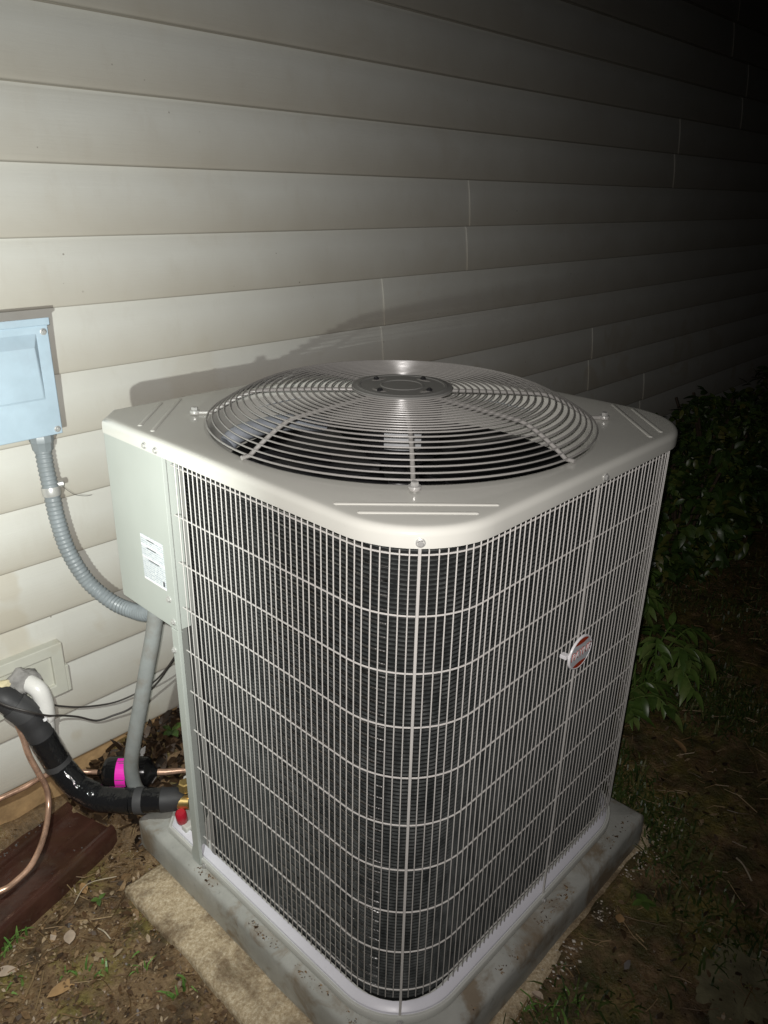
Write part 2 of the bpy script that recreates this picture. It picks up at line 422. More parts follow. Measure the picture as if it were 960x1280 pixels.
# ================================================================== ground
YW = 0.9836
def ground_h(x, y):
    s = sst(0.70 + 0.20*(1-sst(-0.12, 0.0, x)), 0.985, y)
    h = -0.100 + s*(0.065 + 0.062*sst(-0.10, 0.08, x)*(1 - sst(0.9, 1.3, x)))
    h += 0.012*sst(0.5, 1.2, x)*sst(-0.05, 0.1, y) + 0.021*(1-sst(-0.055, 0.05, y))
    h += 0.010*mnoise.noise((x*5.0, y*5.0, 0.3)) + 0.006*mnoise.noise((x*17, y*17, 1.7)) + 0.0035*mnoise.noise((x*43, y*43, 4.1))
    h += 0.05*mnoise.noise((x*0.5, y*0.5, 9.0))*sst(1.5, 5, abs(x)+abs(y))
    if -0.11 < x < 0.80 and -0.042 < y < 0.80: h = min(h, -0.095)
    return h
def axis_pts(lo, hi, fine, flo, fhi):
    a = list(np.arange(flo, fhi + 1e-9, fine)); st = fine; x = flo
    while x > lo: st *= 1.35; x -= st; a.insert(0, max(x, lo))
    st = fine; x = fhi
    while x < hi: st *= 1.35; x += st; a.append(min(x, hi))
    return a
gx = axis_pts(-60, 90, 0.016, -0.75, 1.9); gy = axis_pts(-60, 1.06, 0.016, -0.75, 1.04)
mb = MB()
mb.v = [(x, y, ground_h(x, y)) for y in gy for x in gx]
nx = len(gx)
mb.f = [(j*nx+i, j*nx+i+1, (j+1)*nx+i+1, (j+1)*nx+i) for j in range(len(gy)-1) for i in range(nx-1)]
struct(part('ground', mb, M['soil'], smooth=80))

# ================================================================== house wall
wall = thing('house_wall', (0.5, YW, -0.1), 'beige vinyl lap siding wall behind the outdoor unit', 'wall')
COURSE = 0.127; Z0 = 1.4474
def siding_mesh(x0, x1, zb, front, lap):
    prof = []
    for c in (0, 1):
        z = zb + c*COURSE
        prof += [(0.0150, z+0.0030), (0.0040, z+0.0005), (0.0008, z+0.0012), (0.0, z+0.0045), (0.0003, z+0.012),
                 (0.0022, z+0.042), (0.0060, z+0.080), (0.0110, z+0.112), (0.0130, z+0.121)]
        prof += [(0.0155, z+0.126)] if c == 0 else [(0.0160, z+0.138)]
    n = max(2, int((x1-x0)/0.12)); L = []
    xs = [x0 + (x1-x0)*i/n for i in range(n+1)]
    for (d, z) in prof:
        L.append([(x, YW + d + front + 0.0011*mnoise.noise((x*2.3, z*3, 5.5)) + 0.0006*mnoise.noise((x*9, z*6, 2.5)), z + 0.0008*mnoise.noise((x*1.7, zb*9, 8.8))) for x in xs])
    mb = MB(); mb.loops(L, closed=False)
    if lap: # turned-in end edge of the panel that laps over its neighbour
        mb.loops([[l[0] for l in L], [(l[0][0]+0.0016, l[0][1]+0.0036, l[0][2]) for l in L]], closed=False)
    return mb
seams = {11: [-1.9, 1.76], 9: [-0.95, 2.7], 7: [-1.48, 2.175], 5: [-2.68, 0.9725], 3: [-2.32, 1.3335], 1: [-0.978, 2.68], -1: [-1.7, 1.98+1.3], -3: [-0.6, 3.05], -5: [-2.2, 1.45], -7: [-1.2, 2.4], -9: [-2.9, 0.7], -11: [-0.4, 3.2]}
for k, ss in seams.items():
    zb = Z0 - k*COURSE
    xs = [-3.6] + ss + [ss[-1] + 3.66, 11.0]
    for i in range(len(xs)-1):
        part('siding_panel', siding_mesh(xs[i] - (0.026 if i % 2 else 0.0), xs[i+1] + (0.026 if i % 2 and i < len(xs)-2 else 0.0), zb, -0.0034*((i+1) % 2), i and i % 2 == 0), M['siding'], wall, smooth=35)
part('sheathing', MB().box(-3.6, 11, YW+0.022, YW+0.10, 0.02, 3.12), M['sheath'], wall)
mb = MB()
xs = np.arange(-3.6, 11.01, 0.05); zs = np.linspace(-0.25, 0.062, 9)
mb.loops([[(x, YW+0.013 + 0.004*mnoise.noise((x*7, z*9, 3)) + 0.002*mnoise.noise((x*31, z*31, 3)), z) for x in xs] for z in zs], closed=False)
part('foundation', mb, M['foundation'], wall, smooth=60)
# pipe surround on the siding
blk = thing('mounting_block', (-0.12, YW-0.01, 0.24), 'square beige vinyl block on the siding where the pipes enter the house', 'mounting block')
mb = MB()
def frame_ring(y0, y1, xo, zo, xi, zi):
    o = [(xo[0], zo[0]), (xo[1], zo[0]), (xo[1], zo[1]), (xo[0], zo[1])]; i = [(xi[0], zi[0]), (xi[1], zi[0]), (xi[1], zi[1]), (xi[0], zi[1])]
    mb.loops([[(x, y1, z) for x, z in o], [(x, y0, z) for x, z in o], [(x, y0, z) for x, z in i], [(x, y1-0.003, z) for x, z in i]])
frame_ring(YW-0.017, YW+0.008, (-0.245, -0.045), (0.246, 0.372), (-0.222, -0.071), (0.272, 0.346))
part('flange', mb, M['block'], blk, bevel=0.002)
part('face_plate', MB().box(-0.224, -0.069, YW-0.008, YW+0.004, 0.270, 0.348), M['block'], blk, bevel=0.001)
part('corner_tab', MB().box(-0.0455, -0.0385, YW-0.017, YW+0.006, 0.247, 0.312), M['block'], blk, bevel=0.0015)
mb = MB()
def blob(c, r, seed, n=18, m_=12, amp=0.35):
    L = []
    for j in range(m_+1):
        th = PI*j/m_; row = []
        for i in range(n):
            ph = 2*PI*i/n
            d = Vector((math.sin(th)*math.cos(ph), math.sin(th)*math.sin(ph), math.cos(th)))
            k = 1 + amp*mnoise.noise(d*1.6 + Vector((seed, 0, 0))) + 0.5*amp*mnoise.noise(d*4 + Vector((seed, 3, 0)))
            row.append((c[0]+d.x*r[0]*k, c[1]+d.y*r[1]*k, c[2]+d.z*r[2]*k))
        L.append(row)
    return L
mb.loops(blob((-0.140, YW-0.022, 0.318), (0.036, 0.020, 0.030), 1)); mb.loops(blob((-0.176, YW-0.03, 0.300), (0.026, 0.024, 0.024), 5))
part('sealing_putty', mb, M['putty'], blk, smooth=60)
mb = MB(); mb.loops(blob((-0.180, YW-0.022, 0.332), (0.020, 0.012, 0.009), 9))
part('foam_bead', mb, M['foam_seal'], blk, smooth=60)

# ================================================================== slab and pad
def rough_slab(name, x0, x1, y0, y1, z0, z1, step, amp, edge, mat, seed, round_r=0.0):
    """box of concrete with a worn outline"""
    mb = MB()
    xs = np.linspace(x0, x1, max(2, int((x1-x0)/step))); ys = np.linspace(y0, y1, max(2, int((y1-y0)/step)))
    loop = [(x, y0) for x in xs[:-1]] + [(x1, y) for y in ys[:-1]] + [(x, y1) for x in xs[::-1][:-1]] + [(x0, y) for y in ys[::-1][:-1]]
    cx, cy = (x0+x1)/2, (y0+y1)/2
    def ins(d, z, a):
        out = []
        for (x, y) in loop:
            nxn = mnoise.noise((x*9+seed, y*9, z*9))*edge + mnoise.noise((x*40+seed, y*40, z*30))*edge*0.5
            xx = min(max(x, x0+d), x1-d); yy = min(max(y, y0+d), y1-d)
            if round_r:
                for (ax, ay, sx_, sy_) in ((x0, y0, 1, 1), (x1, y0, -1, 1), (x1, y1, -1, -1), (x0, y1, 1, -1)):
                    dx, dy = (xx-ax)*sx_, (yy-ay)*sy_
                    if dx < round_r and dy < round_r:
                        vv = Vector((round_r-dx, round_r-dy)); l = vv.length
                        if l > round_r-d and l > 1e-6:
                            vv *= (round_r-d)/l; xx = ax + (round_r-vv.x)*sx_; yy = ay + (round_r-vv.y)*sy_
            xx += nxn*(1 if x in (x0, x1) else 0.2); yy += nxn*(1 if y in (y0, y1) else 0.2)
            out.append((xx, yy, z + a*mnoise.noise((xx*14+seed, yy*14, 3))))
        return out
    L = [ins(0.0, z0, 0), ins(0.0, z0*0.6+z1*0.4, 0), ins(0.0, z1-0.012, amp), ins(0.003, z1-0.004, amp), ins(0.010, z1, amp)]
    L.append([(cx+(x-cx)*0.8, cy+(y-cy)*0.8, z1) for (x, y) in loop])
    mb.loops(L, cap1=True)
    return part(name, mb, mat, None, smooth=50)
tag(rough_slab('concrete_slab', -0.104, 0.85, -0.066, 0.70, -0.16, -0.0795, 0.008, 0.005, 0.006, M['slab'], 3.3, 0.010),
    'rough tan aggregate slab lying on the soil under the grey pad', 'slab')
tag(rough_slab('equipment_pad', -0.0215, 0.785, -0.036, 0.770, -0.076, 0.0, 0.02, 0.0006, 0.0022, M['pad'], 8.1, 0.009),
    'smooth grey concrete pad carrying the outdoor unit', 'pad')

# ================================================================== outdoor unit
Wd = 0.79; H = 0.9095; CX = CY = 0.395; RC = 0.14; LIP = 0.0275
ac = thing('air_conditioner', (CX, CY, 0.0), 'light grey outdoor air conditioner with wire grille and round fan guard', 'air conditioner')

def outline(ins, ch=0.042, nseg=14):
    """closed rounded outline: three round corners and one cut corner, each entry x, y"""
    r = RC - ins; P = []
    def arc(cx, cy, a0, a1, rr, n=nseg):
        for k in range(n+1):
            a = R(a0 + (a1-a0)*k/n); P.append((cx+rr*math.cos(a), cy+rr*math.sin(a)))
    def line(a, b, n):
        for k in range(1, n): P.append((a[0]+(b[0]-a[0])*k/n, a[1]+(b[1]-a[1])*k/n))
    i = ins; W = Wd
    arc(RC, RC, 180, 270, r); line((RC, i), (W-RC, i), 20)
    arc(W-RC, RC, 270, 360, r); line((W-i, RC), (W-i, W-RC), 20)
    arc(W-RC, W-RC, 0, 90, r); line((W-RC, W-i), (ch+0.4142*i, W-i), 24)
    P.append((ch+0.4142*i, W-i)); P.append((i, W-ch-0.4142*i))
    line((i, W-ch-0.4142*i), (i, RC), 24)
    return P
# top cover
HOLE = 0.341
def at(ins, z): return [(x, y, z) for x, y in outline(ins)]
def circ(rr, z):
    out = []
    for x, y in outline(0.02):
        a = math.atan2(y-CY, x-CX); out.append((CX+rr*math.cos(a), CY+rr*math.sin(a), z))
    return out
mb = MB()
er = 0.011
L = [at(0.0035, H-LIP+0.002), at(0.002, H-LIP), at(0.0, H-LIP+0.001), at(0.0, H-er)]
for k in range(1, 6):
    a = PI/2*k/5; L.append(at(er*(1-math.cos(a)), H-er+er*math.sin(a)))
L += [at(0.016, H), circ(HOLE+0.010, H), circ(HOLE+0.004, H-0.001), circ(HOLE+0.001, H-0.004), circ(HOLE-0.001, H-0.012), circ(HOLE-0.003, H-0.085), circ(HOLE-0.006, H-0.10)]
mb.loops(L)
cover = part('top_cover', mb, M['cabinet'], ac, smooth=38)
# embossed ribs on the cover, in pairs at each corner
def rib_mesh(half):
    mb = MB(); n = 24; rad = 0.0034; hgt = 0.0018
    L = []
    for rr, zz in ((1.25, 0.0002), (1.0, 0.0012), (0.6, hgt*0.85), (0.25, hgt)):
        row = []
        for k in range(n):
            a = 2*PI*k/n; row.append((math.copysign(half, math.cos(a)) + rad*rr*math.cos(a), rad*rr*math.sin(a), zz))
        L.append(row)
    mb.loops(L, cap1=True); return mb.mesh('embossed_rib', M['cabinet'], 60)
r1, r2 = rib_mesh(0.105), rib_mesh(0.074)
for ang in (225, 315, 135):
    for me, dist in ((r1, 0.4205), (r2, 0.4495)):
        a = R(ang); k = 0 if ang == 225 else 0.0
        o = link('embossed_rib', me, cover, (CX+dist*math.cos(a), CY+dist*math.sin(a), H))
        o.rotation_euler.z = a + PI/2
# screws
def hexscrew(r, h, wash):
    mb = MB(); mb.lathe([(wash, 0), (wash, h*0.3), (r*1.05, h*0.42)], (0,0,0), 20)
    mb.lathe([(r, h*0.3), (r, h*0.9), (r*0.8, h)], (0,0,0), 6, cap1=True)
    return mb.mesh('screw', M['bolt'], 30)
screw_s = hexscrew(0.0042, 0.005, 0.0062); screw_b = hexscrew(0.0060, 0.009, 0.0092)
def put_screw(me, loc, normal, parent, name='screw'):
    o = link(name, me, parent, loc); o.rotation_mode = 'QUATERNION'
    o.rotation_quaternion = Vector(normal).to_track_quat('Z', 'Y'); return o
k45 = RC*(1-math.sqrt(0.5))
put_screw(screw_s, (k45, k45, H-0.0180), (-1,-1,0), cover)
put_screw(screw_s, (0.424, 0.0, H-0.0180), (0,-1,0), cover)
put_screw(screw_s, (0.0, 0.607, H-0.0175), (-1,0,0), cover)
put_screw(screw_s, (0.0, 0.573, H-0.0180), (-1,0,0), cover)

# grille path, from the corner post round the front and far corner to the rear
def grille_path(i):
    P = [(i, 0.556 - 0.0)]; r = RC - i
    def arc(cx, cy, a0, a1, n=16):
        for k in range(n+1):
            a = R(a0+(a1-a0)*k/n); P.append((cx+r*math.cos(a), cy+r*math.sin(a)))
    arc(RC, RC, 180, 270); arc(Wd-RC, RC, 270, 360); arc(Wd-RC, Wd-RC, 0, 90); P.append((0.21, Wd-i))
    return P
def arclen(P):
    d = [0.0]
    for a, b in zip(P, P[1:]): d.append(d[-1] + math.hypot(b[0]-a[0], b[1]-a[1]))
    return d
def at_s(P, d, s):
    for k in range(len(P)-1):
        if d[k+1] >= s or k == len(P)-2:
            t = (s-d[k])/max(1e-9, d[k+1]-d[k]); a, b = P[k], P[k+1]
            tx, ty = b[0]-a[0], b[1]-a[1]; l = math.hypot(tx, ty)
            return (a[0]+(b[0]-a[0])*t, a[1]+(b[1]-a[1])*t, ty/l, -tx/l)
GI = 0.010
GP = grille_path(GI); GD = arclen(GP)
s_corner = (0.556-RC) + (RC-GI)*PI/4
s_front = (0.556-RC) + (RC-GI)*PI/2 + (0.424-RC)
pitch = (s_front - s_corner)/31
# straps (broad flat uprights) form the body of the grille
mb = MB()
def upright(mb, x, y, nx_, ny_, w, t, z0, z1):
    tx, ty = -ny_, nx_
    c = [(x+tx*w/2+nx_*t, y+ty*w/2+ny_*t), (x-tx*w/2+nx_*t, y-ty*w/2+ny_*t), (x-tx*w/2, y-ty*w/2), (x+tx*w/2, y+ty*w/2)]
    mb.loops([[(a, b, z0) for a, b in c], [(a, b, z1) for a, b in c]], cap0=True, cap1=True)
strap_s = [s_corner, s_front, s_front + (s_front-s_corner), s_front + 2*(s_front-s_corner)]
for s in strap_s:
    x, y, a, b = at_s(GP, GD, s); upright(mb, x, y, a, b, 0.0042, 0.0032, 0.012, H-LIP+0.006)
grille = part('wire_grille', mb, M['wire'], ac, bevel=0.0008)
mb = MB(); mb.lathe([(0.0008, -0.0004), (0.00102, 0), (0.00102, 0.817), (0.0008, 0.8174)], (0,0,0), 7, cap0=True, cap1=True)
vw = mb.mesh('vertical_wire', M['wire'], 50)
k0 = -int(s_corner/pitch)
s = s_corner + k0*pitch
while s < GD[-1]:
    if s > 0.010 and min(abs(s-q) for q in strap_s) > pitch*0.4:
        x, y, a, b = at_s(GP, GD, s)
        o = link('vertical_wire', vw, grille, (x+a*0.0011 + random.uniform(-.0003, .0003), y+b*0.0011, 0.0605 + random.uniform(-.0008, .0008)))
        o.rotation_euler = (random.uniform(-.0006, .0006), random.uniform(-.0006, .0006), random.uniform(0, 3))
    s += pitch
for k in range(10):
    z = 0.0750 + 0.08822*k
    mb = MB(); P = [(x, y, z) for x, y in grille_path(GI+0.0016)]
    P[0] = (P[0][0], P[0][1]-0.003, z)
    mb.tube(P, 0.00135, 7)
    part('horizontal_wire', mb, M['wire'], grille, smooth=50)

# coil: rippled fin sheet with tube rows
CI = 0.034
CP = grille_path(CI)
def sub_path(P, step):
    return [tuple(v_)[:2] for v_ in resample([(x, y, 0) for x, y in P], step)]
cp = sub_path(CP, 0.022); cd = arclen(cp)
norms = [at_s(cp, cd, s_)[2:] for s_ in cd]
L = []
z = 0.026
mb = MB()
while z < 0.868:
    L = []
    for dz, off in ((0.0, 0.0018), (0.0011, 0.0030), (0.0019, 0.0028), (0.0022, -0.0004)):
        L.append([(x+a*off, y+b*off, z+dz + 0.0006*mnoise.noise((i*0.7, z*60, 2))) for i, ((x, y), (a, b)) in enumerate(zip(cp, norms))])
    mb.loops(L, closed=False)
    z += 0.0071
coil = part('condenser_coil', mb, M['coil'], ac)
stuff(coil)
cpt = sub_path(CP, 0.007); cdt = arclen(cpt); sel = [s_ for s_ in cdt if 0.556-RC-0.20 < s_ < 0.556-RC+(RC-CI)*R(27)]
nrt = [at_s(cpt, cdt, s_)[2:] for s_ in sel]; cpt = [at_s(cpt, cdt, s_)[:2] for s_ in sel]
z = 0.052
while z < 0.868:
    zz = z; mb = MB()
    mb.tube([(x+a*0.0046, y+b*0.0046, zz + 0.0007*mnoise.noise((i*0.35, zz*30, 7))) for i, ((x, y), (a, b)) in enumerate(zip(cpt, nrt))], 0.0015, 6)
    part('tube_row', mb, M['tube'], coil, smooth=60)
    z += 0.0213
mb = MB(); c2 = [(x-a*0.001, y-b*0.001) for (x, y), (a, b) in zip(cp, norms)]
mb.loops([[(x+a*0.006, y+b*0.006, 0.870) for (x, y), (a, b) in zip(cp, norms)], [(x+a*0.006, y+b*0.006, 0.8735) for (x, y), (a, b) in zip(cp, norms)], [(x-a*0.03, y-b*0.03, 0.8735) for (x, y), (a, b) in zip(cp, norms)]], closed=False)
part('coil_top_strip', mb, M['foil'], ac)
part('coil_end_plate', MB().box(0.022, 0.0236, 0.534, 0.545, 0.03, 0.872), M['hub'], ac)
part('dark_coil_backing', MB().loops([[(x-a*0.0010, y-b*0.0010, zq) for (x, y), (a, b) in zip(cp, norms)] for zq in (0.014, 0.868)], closed=False), M['interior'], ac)  # added near-black sheet, stands for the shade deep between the fins
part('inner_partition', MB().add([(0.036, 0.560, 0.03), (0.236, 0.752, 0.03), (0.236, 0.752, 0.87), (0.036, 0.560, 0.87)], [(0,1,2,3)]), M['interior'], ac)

# base pan with upturned rim
mb = MB()
def bl(ins, z): return [(x, y, z) for x, y in outline(ins, ch=0.11)]
mb.loops([bl(0.008, 0.0006), bl(0.0035, 0.0012), bl(0.0025, 0.004), bl(0.0025, 0.0160), bl(0.0035, 0.0182), bl(0.006, 0.0186), bl(0.0080, 0.0176), bl(0.009, 0.0150), bl(0.030, 0.0130), bl(0.080, 0.0130)], cap1=True)
base = part('base_pan', mb, M['base'], ac, smooth=40)
mb = MB(); mb.loops([bl(0.0105, 0.0135), bl(0.0110, 0.0200), bl(0.0220, 0.0290), bl(0.0245, 0.0290), bl(0.0245, 0.0130)])
part('coil_ledge', mb, M['ledge'], base, smooth=40)
put_screw(screw_s, (k45+0.0022, k45+0.0022, 0.0095), (-1,-1,0), base)
put_screw(screw_s, (0.418, 0.0022, 0.0095), (0,-1,0), base)
put_screw(screw_s, (0.0025, 0.545, 0.0095), (-1,0,0), base)

# corner post, service panel, inner corner wall
mb = MB()
mb.box(-0.0005, 0.0065, 0.5565, 0.5585, 0.004, H-LIP+0.004)
mb.box(-0.0005, 0.0012, 0.5585, 0.5785, 0.004, 0.5575)
mb.box(0.0012, 0.030, 0.5765, 0.5785, 0.004, 0.5575)
part('corner_post', mb, M['panel'], ac, bevel=0.0006)
post_foot = MB().add([(-0.001, 0.5575, 0.0015), (-0.001, 0.582, 0.0015), (-0.001, 0.585, 0.02), (-0.001, 0.579, 0.04), (-0.001, 0.5575, 0.04)], [(0,1,2,3,4)])
part('post_foot', post_foot, M['panel'], ac)
mb = MB()
PX0 = 0.001
o_ = [(PX0, 0.5588), (PX0, 0.748), (PX0+0.032, 0.780), (0.235, 0.780), (0.235, 0.766), (0.028, 0.5588)]
o2 = [(PX0+0.012, 0.572), (PX0+0.012, 0.742), (PX0+0.036, 0.768), (0.212, 0.768), (0.205, 0.752), (0.026, 0.572)]
zb_ = 0.5575
mb.loops([[(x, y, zb_+0.004) for x, y in o2], [(x, y, zb_) for x, y in o2], [(x, y, zb_) for x, y in o_], [(x, y, H-LIP+0.006) for x, y in o_]], cap0=True)
panel = part('service_panel', mb, M['panel'], ac, bevel=0.0012)
mb = MB(); mb.add([(0.014, 0.589, 0.02), (0.235, 0.778, 0.02), (0.235, 0.778, 0.56), (0.014, 0.589, 0.56)], [(0,1,2,3)])
part('valve_bay_wall', mb, M['panel'], ac)
# rating label
lab = part('rating_label', MB().box(0.0002, 0.0008, 0.5835, 0.6555, 0.629, 0.7185), M['label'], panel)
for z, y0, y1 in ((0.7115, 0.612, 0.634), (0.6955, 0.606, 0.636), (0.672, 0.600, 0.634), (0.640, 0.5865, 0.592)):
    part('printed_bar', MB().box(-0.0002, 0.0001, y0, y1, z-0.0010 if z > .65 else z-0.005, z+0.0010 if z > .65 else z+0.005), M['ink'], lab)
for z in (0.7160, 0.6990, 0.6755, 0.6310):
    part('blank_strip', MB().box(-0.0003, 0.00005, 0.5845, 0.6545, z-0.0016, z+0.0016), M['badge_white'], lab)
for z in (0.6145, 0.5715):
    put_screw(screw_s, (PX0, 0.578 if z > .6 else 0.5705, z), (-1,0,0), panel)
put_screw(screw_s, (-0.0005, 0.5745, 0.512), (-1,0,0), ac)

# service valves in the bay
va = part('service_valve', MB().lathe([(0.012, -0.012), (0.016, -0.010), (0.016, 0.016), (0.010, 0.018), (0.009, 0.045)], (0.040, 0.664, 0.072), 14, axis=(-0.62, 0.72, 0.0), cap0=True, cap1=True), M['brass'], ac, smooth=40)
mb = MB(); mb.lathe([(0.011, 0), (0.012, 0.002), (0.012, 0.026), (0.009, 0.030)], (0.024, 0.655, 0.036), 12, axis=(-0.15, -0.1, 1.0), cap0=True, cap1=True)
part('valve_cap', mb, M['red'], va, smooth=40)
mb = MB(); mb.lathe([(0.013, 0), (0.014, 0.003), (0.014, 0.020), (0.011, 0.022)], (0.046, 0.668, 0.098), 6, axis=(0, 0, 1), cap0=True, cap1=True)
part('stem_cap', mb, M['brass'], va, smooth=30)
mb = MB(); mb.box(0.016, 0.05, 0.628, 0.650, 0.004, 0.036)
part('valve_bracket', mb, M['base'], ac, bevel=0.004)

# fan guard -------------------------------------------------------
def gz(r):
    if r <= 0.255: return H + 0.0540 - 0.004*((r-0.088)/0.167)**2
    t = (r-0.255)/(0.345-0.255)
    return H + 0.0500 - 0.0440*(t**1.35)
def ring(r, z, w, n=120, s=7):
    mb = MB(); mb.tube([(r*math.cos(2*PI*k/n), r*math.sin(2*PI*k/n), 0) for k in range(n)], w, s, closed=True); return mb
guard = part('fan_guard', ring(0.345, 0, 0.0017), M['guard'], ac, smooth=50, loc=(CX, CY, H+0.0062))
# radii equally spaced along the profile
rr = np.linspace(0.089, 0.345, 400); zz = np.array([gz(r) for r in rr])
dd = np.concatenate([[0], np.cumsum(np.hypot(np.diff(rr), np.diff(zz)))])
NR = 22
for k in range(NR):
    t = dd[-1]*k/NR
    r = float(np.interp(t, dd, rr))
    part('guard_ring', ring(r, 0, 0.00145), M['guard'], guard, smooth=50, loc=(CX, CY, gz(r)))
def spoke(r_end, tab):
    mb = MB(); P = []
    for r in np.linspace(0.075, 0.342, 22): P.append((r, 0, gz(max(r, 0.088)) - 0.0042 - H))
    if tab: P += [(0.352, 0, 0.0038), (0.364, 0, 0.0036), (0.378, 0, 0.0036)]
    else: P += [(0.348, 0, 0.0045), (0.356, 0, 0.0040)]
    mb.tube(P, 0.0036, 9)
    if tab: mb.lathe([(0.0088, -0.0016), (0.0092, 0.0), (0.0088, 0.0016)], (0.371, 0, 0.0035), 14, cap0=True, cap1=True)
    return mb.mesh('spoke', M['guard'], 45)
sp_t, sp_n = spoke(0.371, True), spoke(0.353, False)
for k in range(8):
    a = R(45*k)
    o = link('spoke', sp_t if k % 2 else sp_n, guard, (CX, CY, H)); o.rotation_euler.z = a
    if k % 2:
        put_screw(screw_b, (CX+0.371*math.cos(a), CY+0.371*math.sin(a), H+0.0050), (0,0,1), guard, 'bolt')
mb = MB()
mb.lathe([(0.0895, -0.004), (0.0905, 0.0), (0.0895, 0.002), (0.082, 0.0024), (0.080, 0.0036), (0.076, 0.0036), (0.074, 0.0024), (0.040, 0.0024), (0.0385, 0.0036), (0.0355, 0.0036), (0.034, 0.0024), (0.002, 0.0024)], (CX, CY, H+0.0565), 64, cap0=True, cap1=True)
hub = part('hub_plate', mb, M['hub'], guard, smooth=30)
for k in range(4):
    a = R(90*k + 3 + 45 + 41)
    mb = MB(); n = 20
    ring_ = [(0.0125*math.cos(2*PI*i/n)*1.35, 0.0072*math.sin(2*PI*i/n)) for i in range(n)]
    mb.loops([[(x, y, 0) for x, y in ring_], [(x*0.9, y*0.9, 0.0006) for x, y in ring_]], cap1=True)
    o = link('slot_plate', mb.mesh('slot_plate', M['guard'], 40), hub, (CX+0.058*math.cos(a), CY+0.058*math.sin(a), H+0.0590)); o.rotation_euler.z = a + PI/2
    mb = MB(); mb.lathe([(0.0058, 0), (0.0058, 0.0028), (0.005, 0.0033)], (0,0,0), 6); mb.lathe([(0.0030, 0), (0.0030, 0.0045), (0.0026, 0.005)], (0,0,0), 10, cap1=True)
    o = link('nut', mb.mesh('nut', M['black_metal'], 30), hub, (CX+0.061*math.cos(a+0.07), CY+0.061*math.sin(a+0.07), H+0.0593))
# motor, blades, inner tube
mot = part('fan_motor', MB().lathe([(0.060, 0.020), (0.070, 0.010), (0.071, -0.085), (0.064, -0.10), (0.02, -0.105), (0.012, -0.135)], (CX, CY, H+0.030), 40, cap0=True, cap1=True), M['black_metal'], ac, smooth=35)
mb = MB(); rows = []
for z in (0.9068, 0.8690):
    rows.append([(CX+0.0716*math.cos(R(225+d)), CY+0.0716*math.sin(R(225+d)), z) for d in np.linspace(-27, 27, 13)])
mb.loops(rows, closed=False)
part('motor_label', mb, M['silver'], mot)
part('dark_fan_well', MB().lathe([(0.3345, 0.8125), (0.336, 0.60), (0.336, 0.02)], (CX, CY, 0.0), 64), M['interior'], ac, smooth=60)  # added black cylinder, hides the bay and gives the dark below the fan
fan = part('fan', MB().lathe([(0.045, 0.012), (0.05, 0.0), (0.05, -0.02), (0.03, -0.025)], (CX, CY, 0.785), 28, cap0=True, cap1=True), M['black_metal'], ac, smooth=40)
for k in range(4):
    mb = MB(); rows = []
    for r in np.linspace(0.045, 0.318, 9):
        w_ = 0.34 + 0.32*(r/0.318)
        rows.append([(r*math.cos(a), r*math.sin(a), 0.045*(-a/w_) * (0.6+0.4*r/0.318)) for a in np.linspace(-w_, w_, 9)])
    mb.loops(rows, closed=False)
    o = link('fan_blade', mb.mesh('fan_blade', M['black_metal'], 60), fan, (CX, CY, 0.785)); o.rotation_euler.z = R(90*k + 20)
    sm = o.modifiers.new('sheet', 'SOLIDIFY'); sm.thickness = 0.0018
mb = MB(); mb.tube(smoothpath([(0.178, 0.628, 0.852), (0.20, 0.628, 0.864), (0.25, 0.628, 0.868), (0.32, 0.624, 0.866), (0.40, 0.61, 0.850)], 6), 0.0165, 14)
part('bright_tube', mb, M['foil'], ac, smooth=50)
mb = MB(); mb.tube(smoothpath([(0.10, 0.60, 0.80), (0.17, 0.585, 0.825), (0.26, 0.575, 0.825), (0.36, 0.55, 0.80)], 6), 0.010, 12)
part('refrigerant_tube', mb, M['black_metal'], ac, smooth=50)

# badge on the front grille
BXc, BZc, BY = 0.4095, 0.5880, 0.0050
def ell(rx, rz, y, n=48): return [(BXc+rx*math.cos(2*PI*k/n), y, BZc+rz*math.sin(2*PI*k/n)) for k in range(n)]
mb = MB(); mb.loops([ell(0.0355, 0.0295, BY-0.0085), ell(0.0365, 0.0305, BY-0.0092), ell(0.0362, 0.0302, BY-0.0112), ell(0.0352, 0.0292, BY-0.0125), ell(0.0338, 0.0278, BY-0.0125), ell(0.0333, 0.0273, BY-0.0117)][::-1], cap0=True, cap1=True)
badge = part('badge', mb, M['badge_white'], ac, smooth=35)
def seg_patch(z0, z1, y, rx=0.0330, rz=0.0270, n=20):
    top, bot = [], []
    for k in range(n+1):
        def xx(zq): return rx*math.sqrt(max(0, 1-(zq/rz)**2))
        t = -1 + 2*k/n
        # between chord z0 and the rim
        x = t*xx(z0)*0.985
        zr = rz*math.sqrt(max(0, 1-(x/rx)**2))*(1 if z0 > 0 else -1)
        bot.append((BXc+x, y, BZc+z0 + (0.0028*(1-t*t) if z0 > 0 else -0.0028*(1-t*t))*-1)); top.append((BXc+x, y, BZc+zr))
    return [bot, top] if z0 > 0 else [top, bot]
mb = MB(); mb.loops([ell(0.0332, 0.0272, BY-0.0119)], cap0=True); part('badge_field', mb, M['badge_grey'], badge)
mb = MB(); mb.loops(seg_patch(0.0200, 0.0270, BY-0.0122), closed=False); part('badge_band', mb, M['badge_red'], badge)
mb = MB(); mb.loops(seg_patch(-0.0200, -0.0270, BY-0.0122), closed=False); part('badge_band', mb, M['badge_red'], badge)
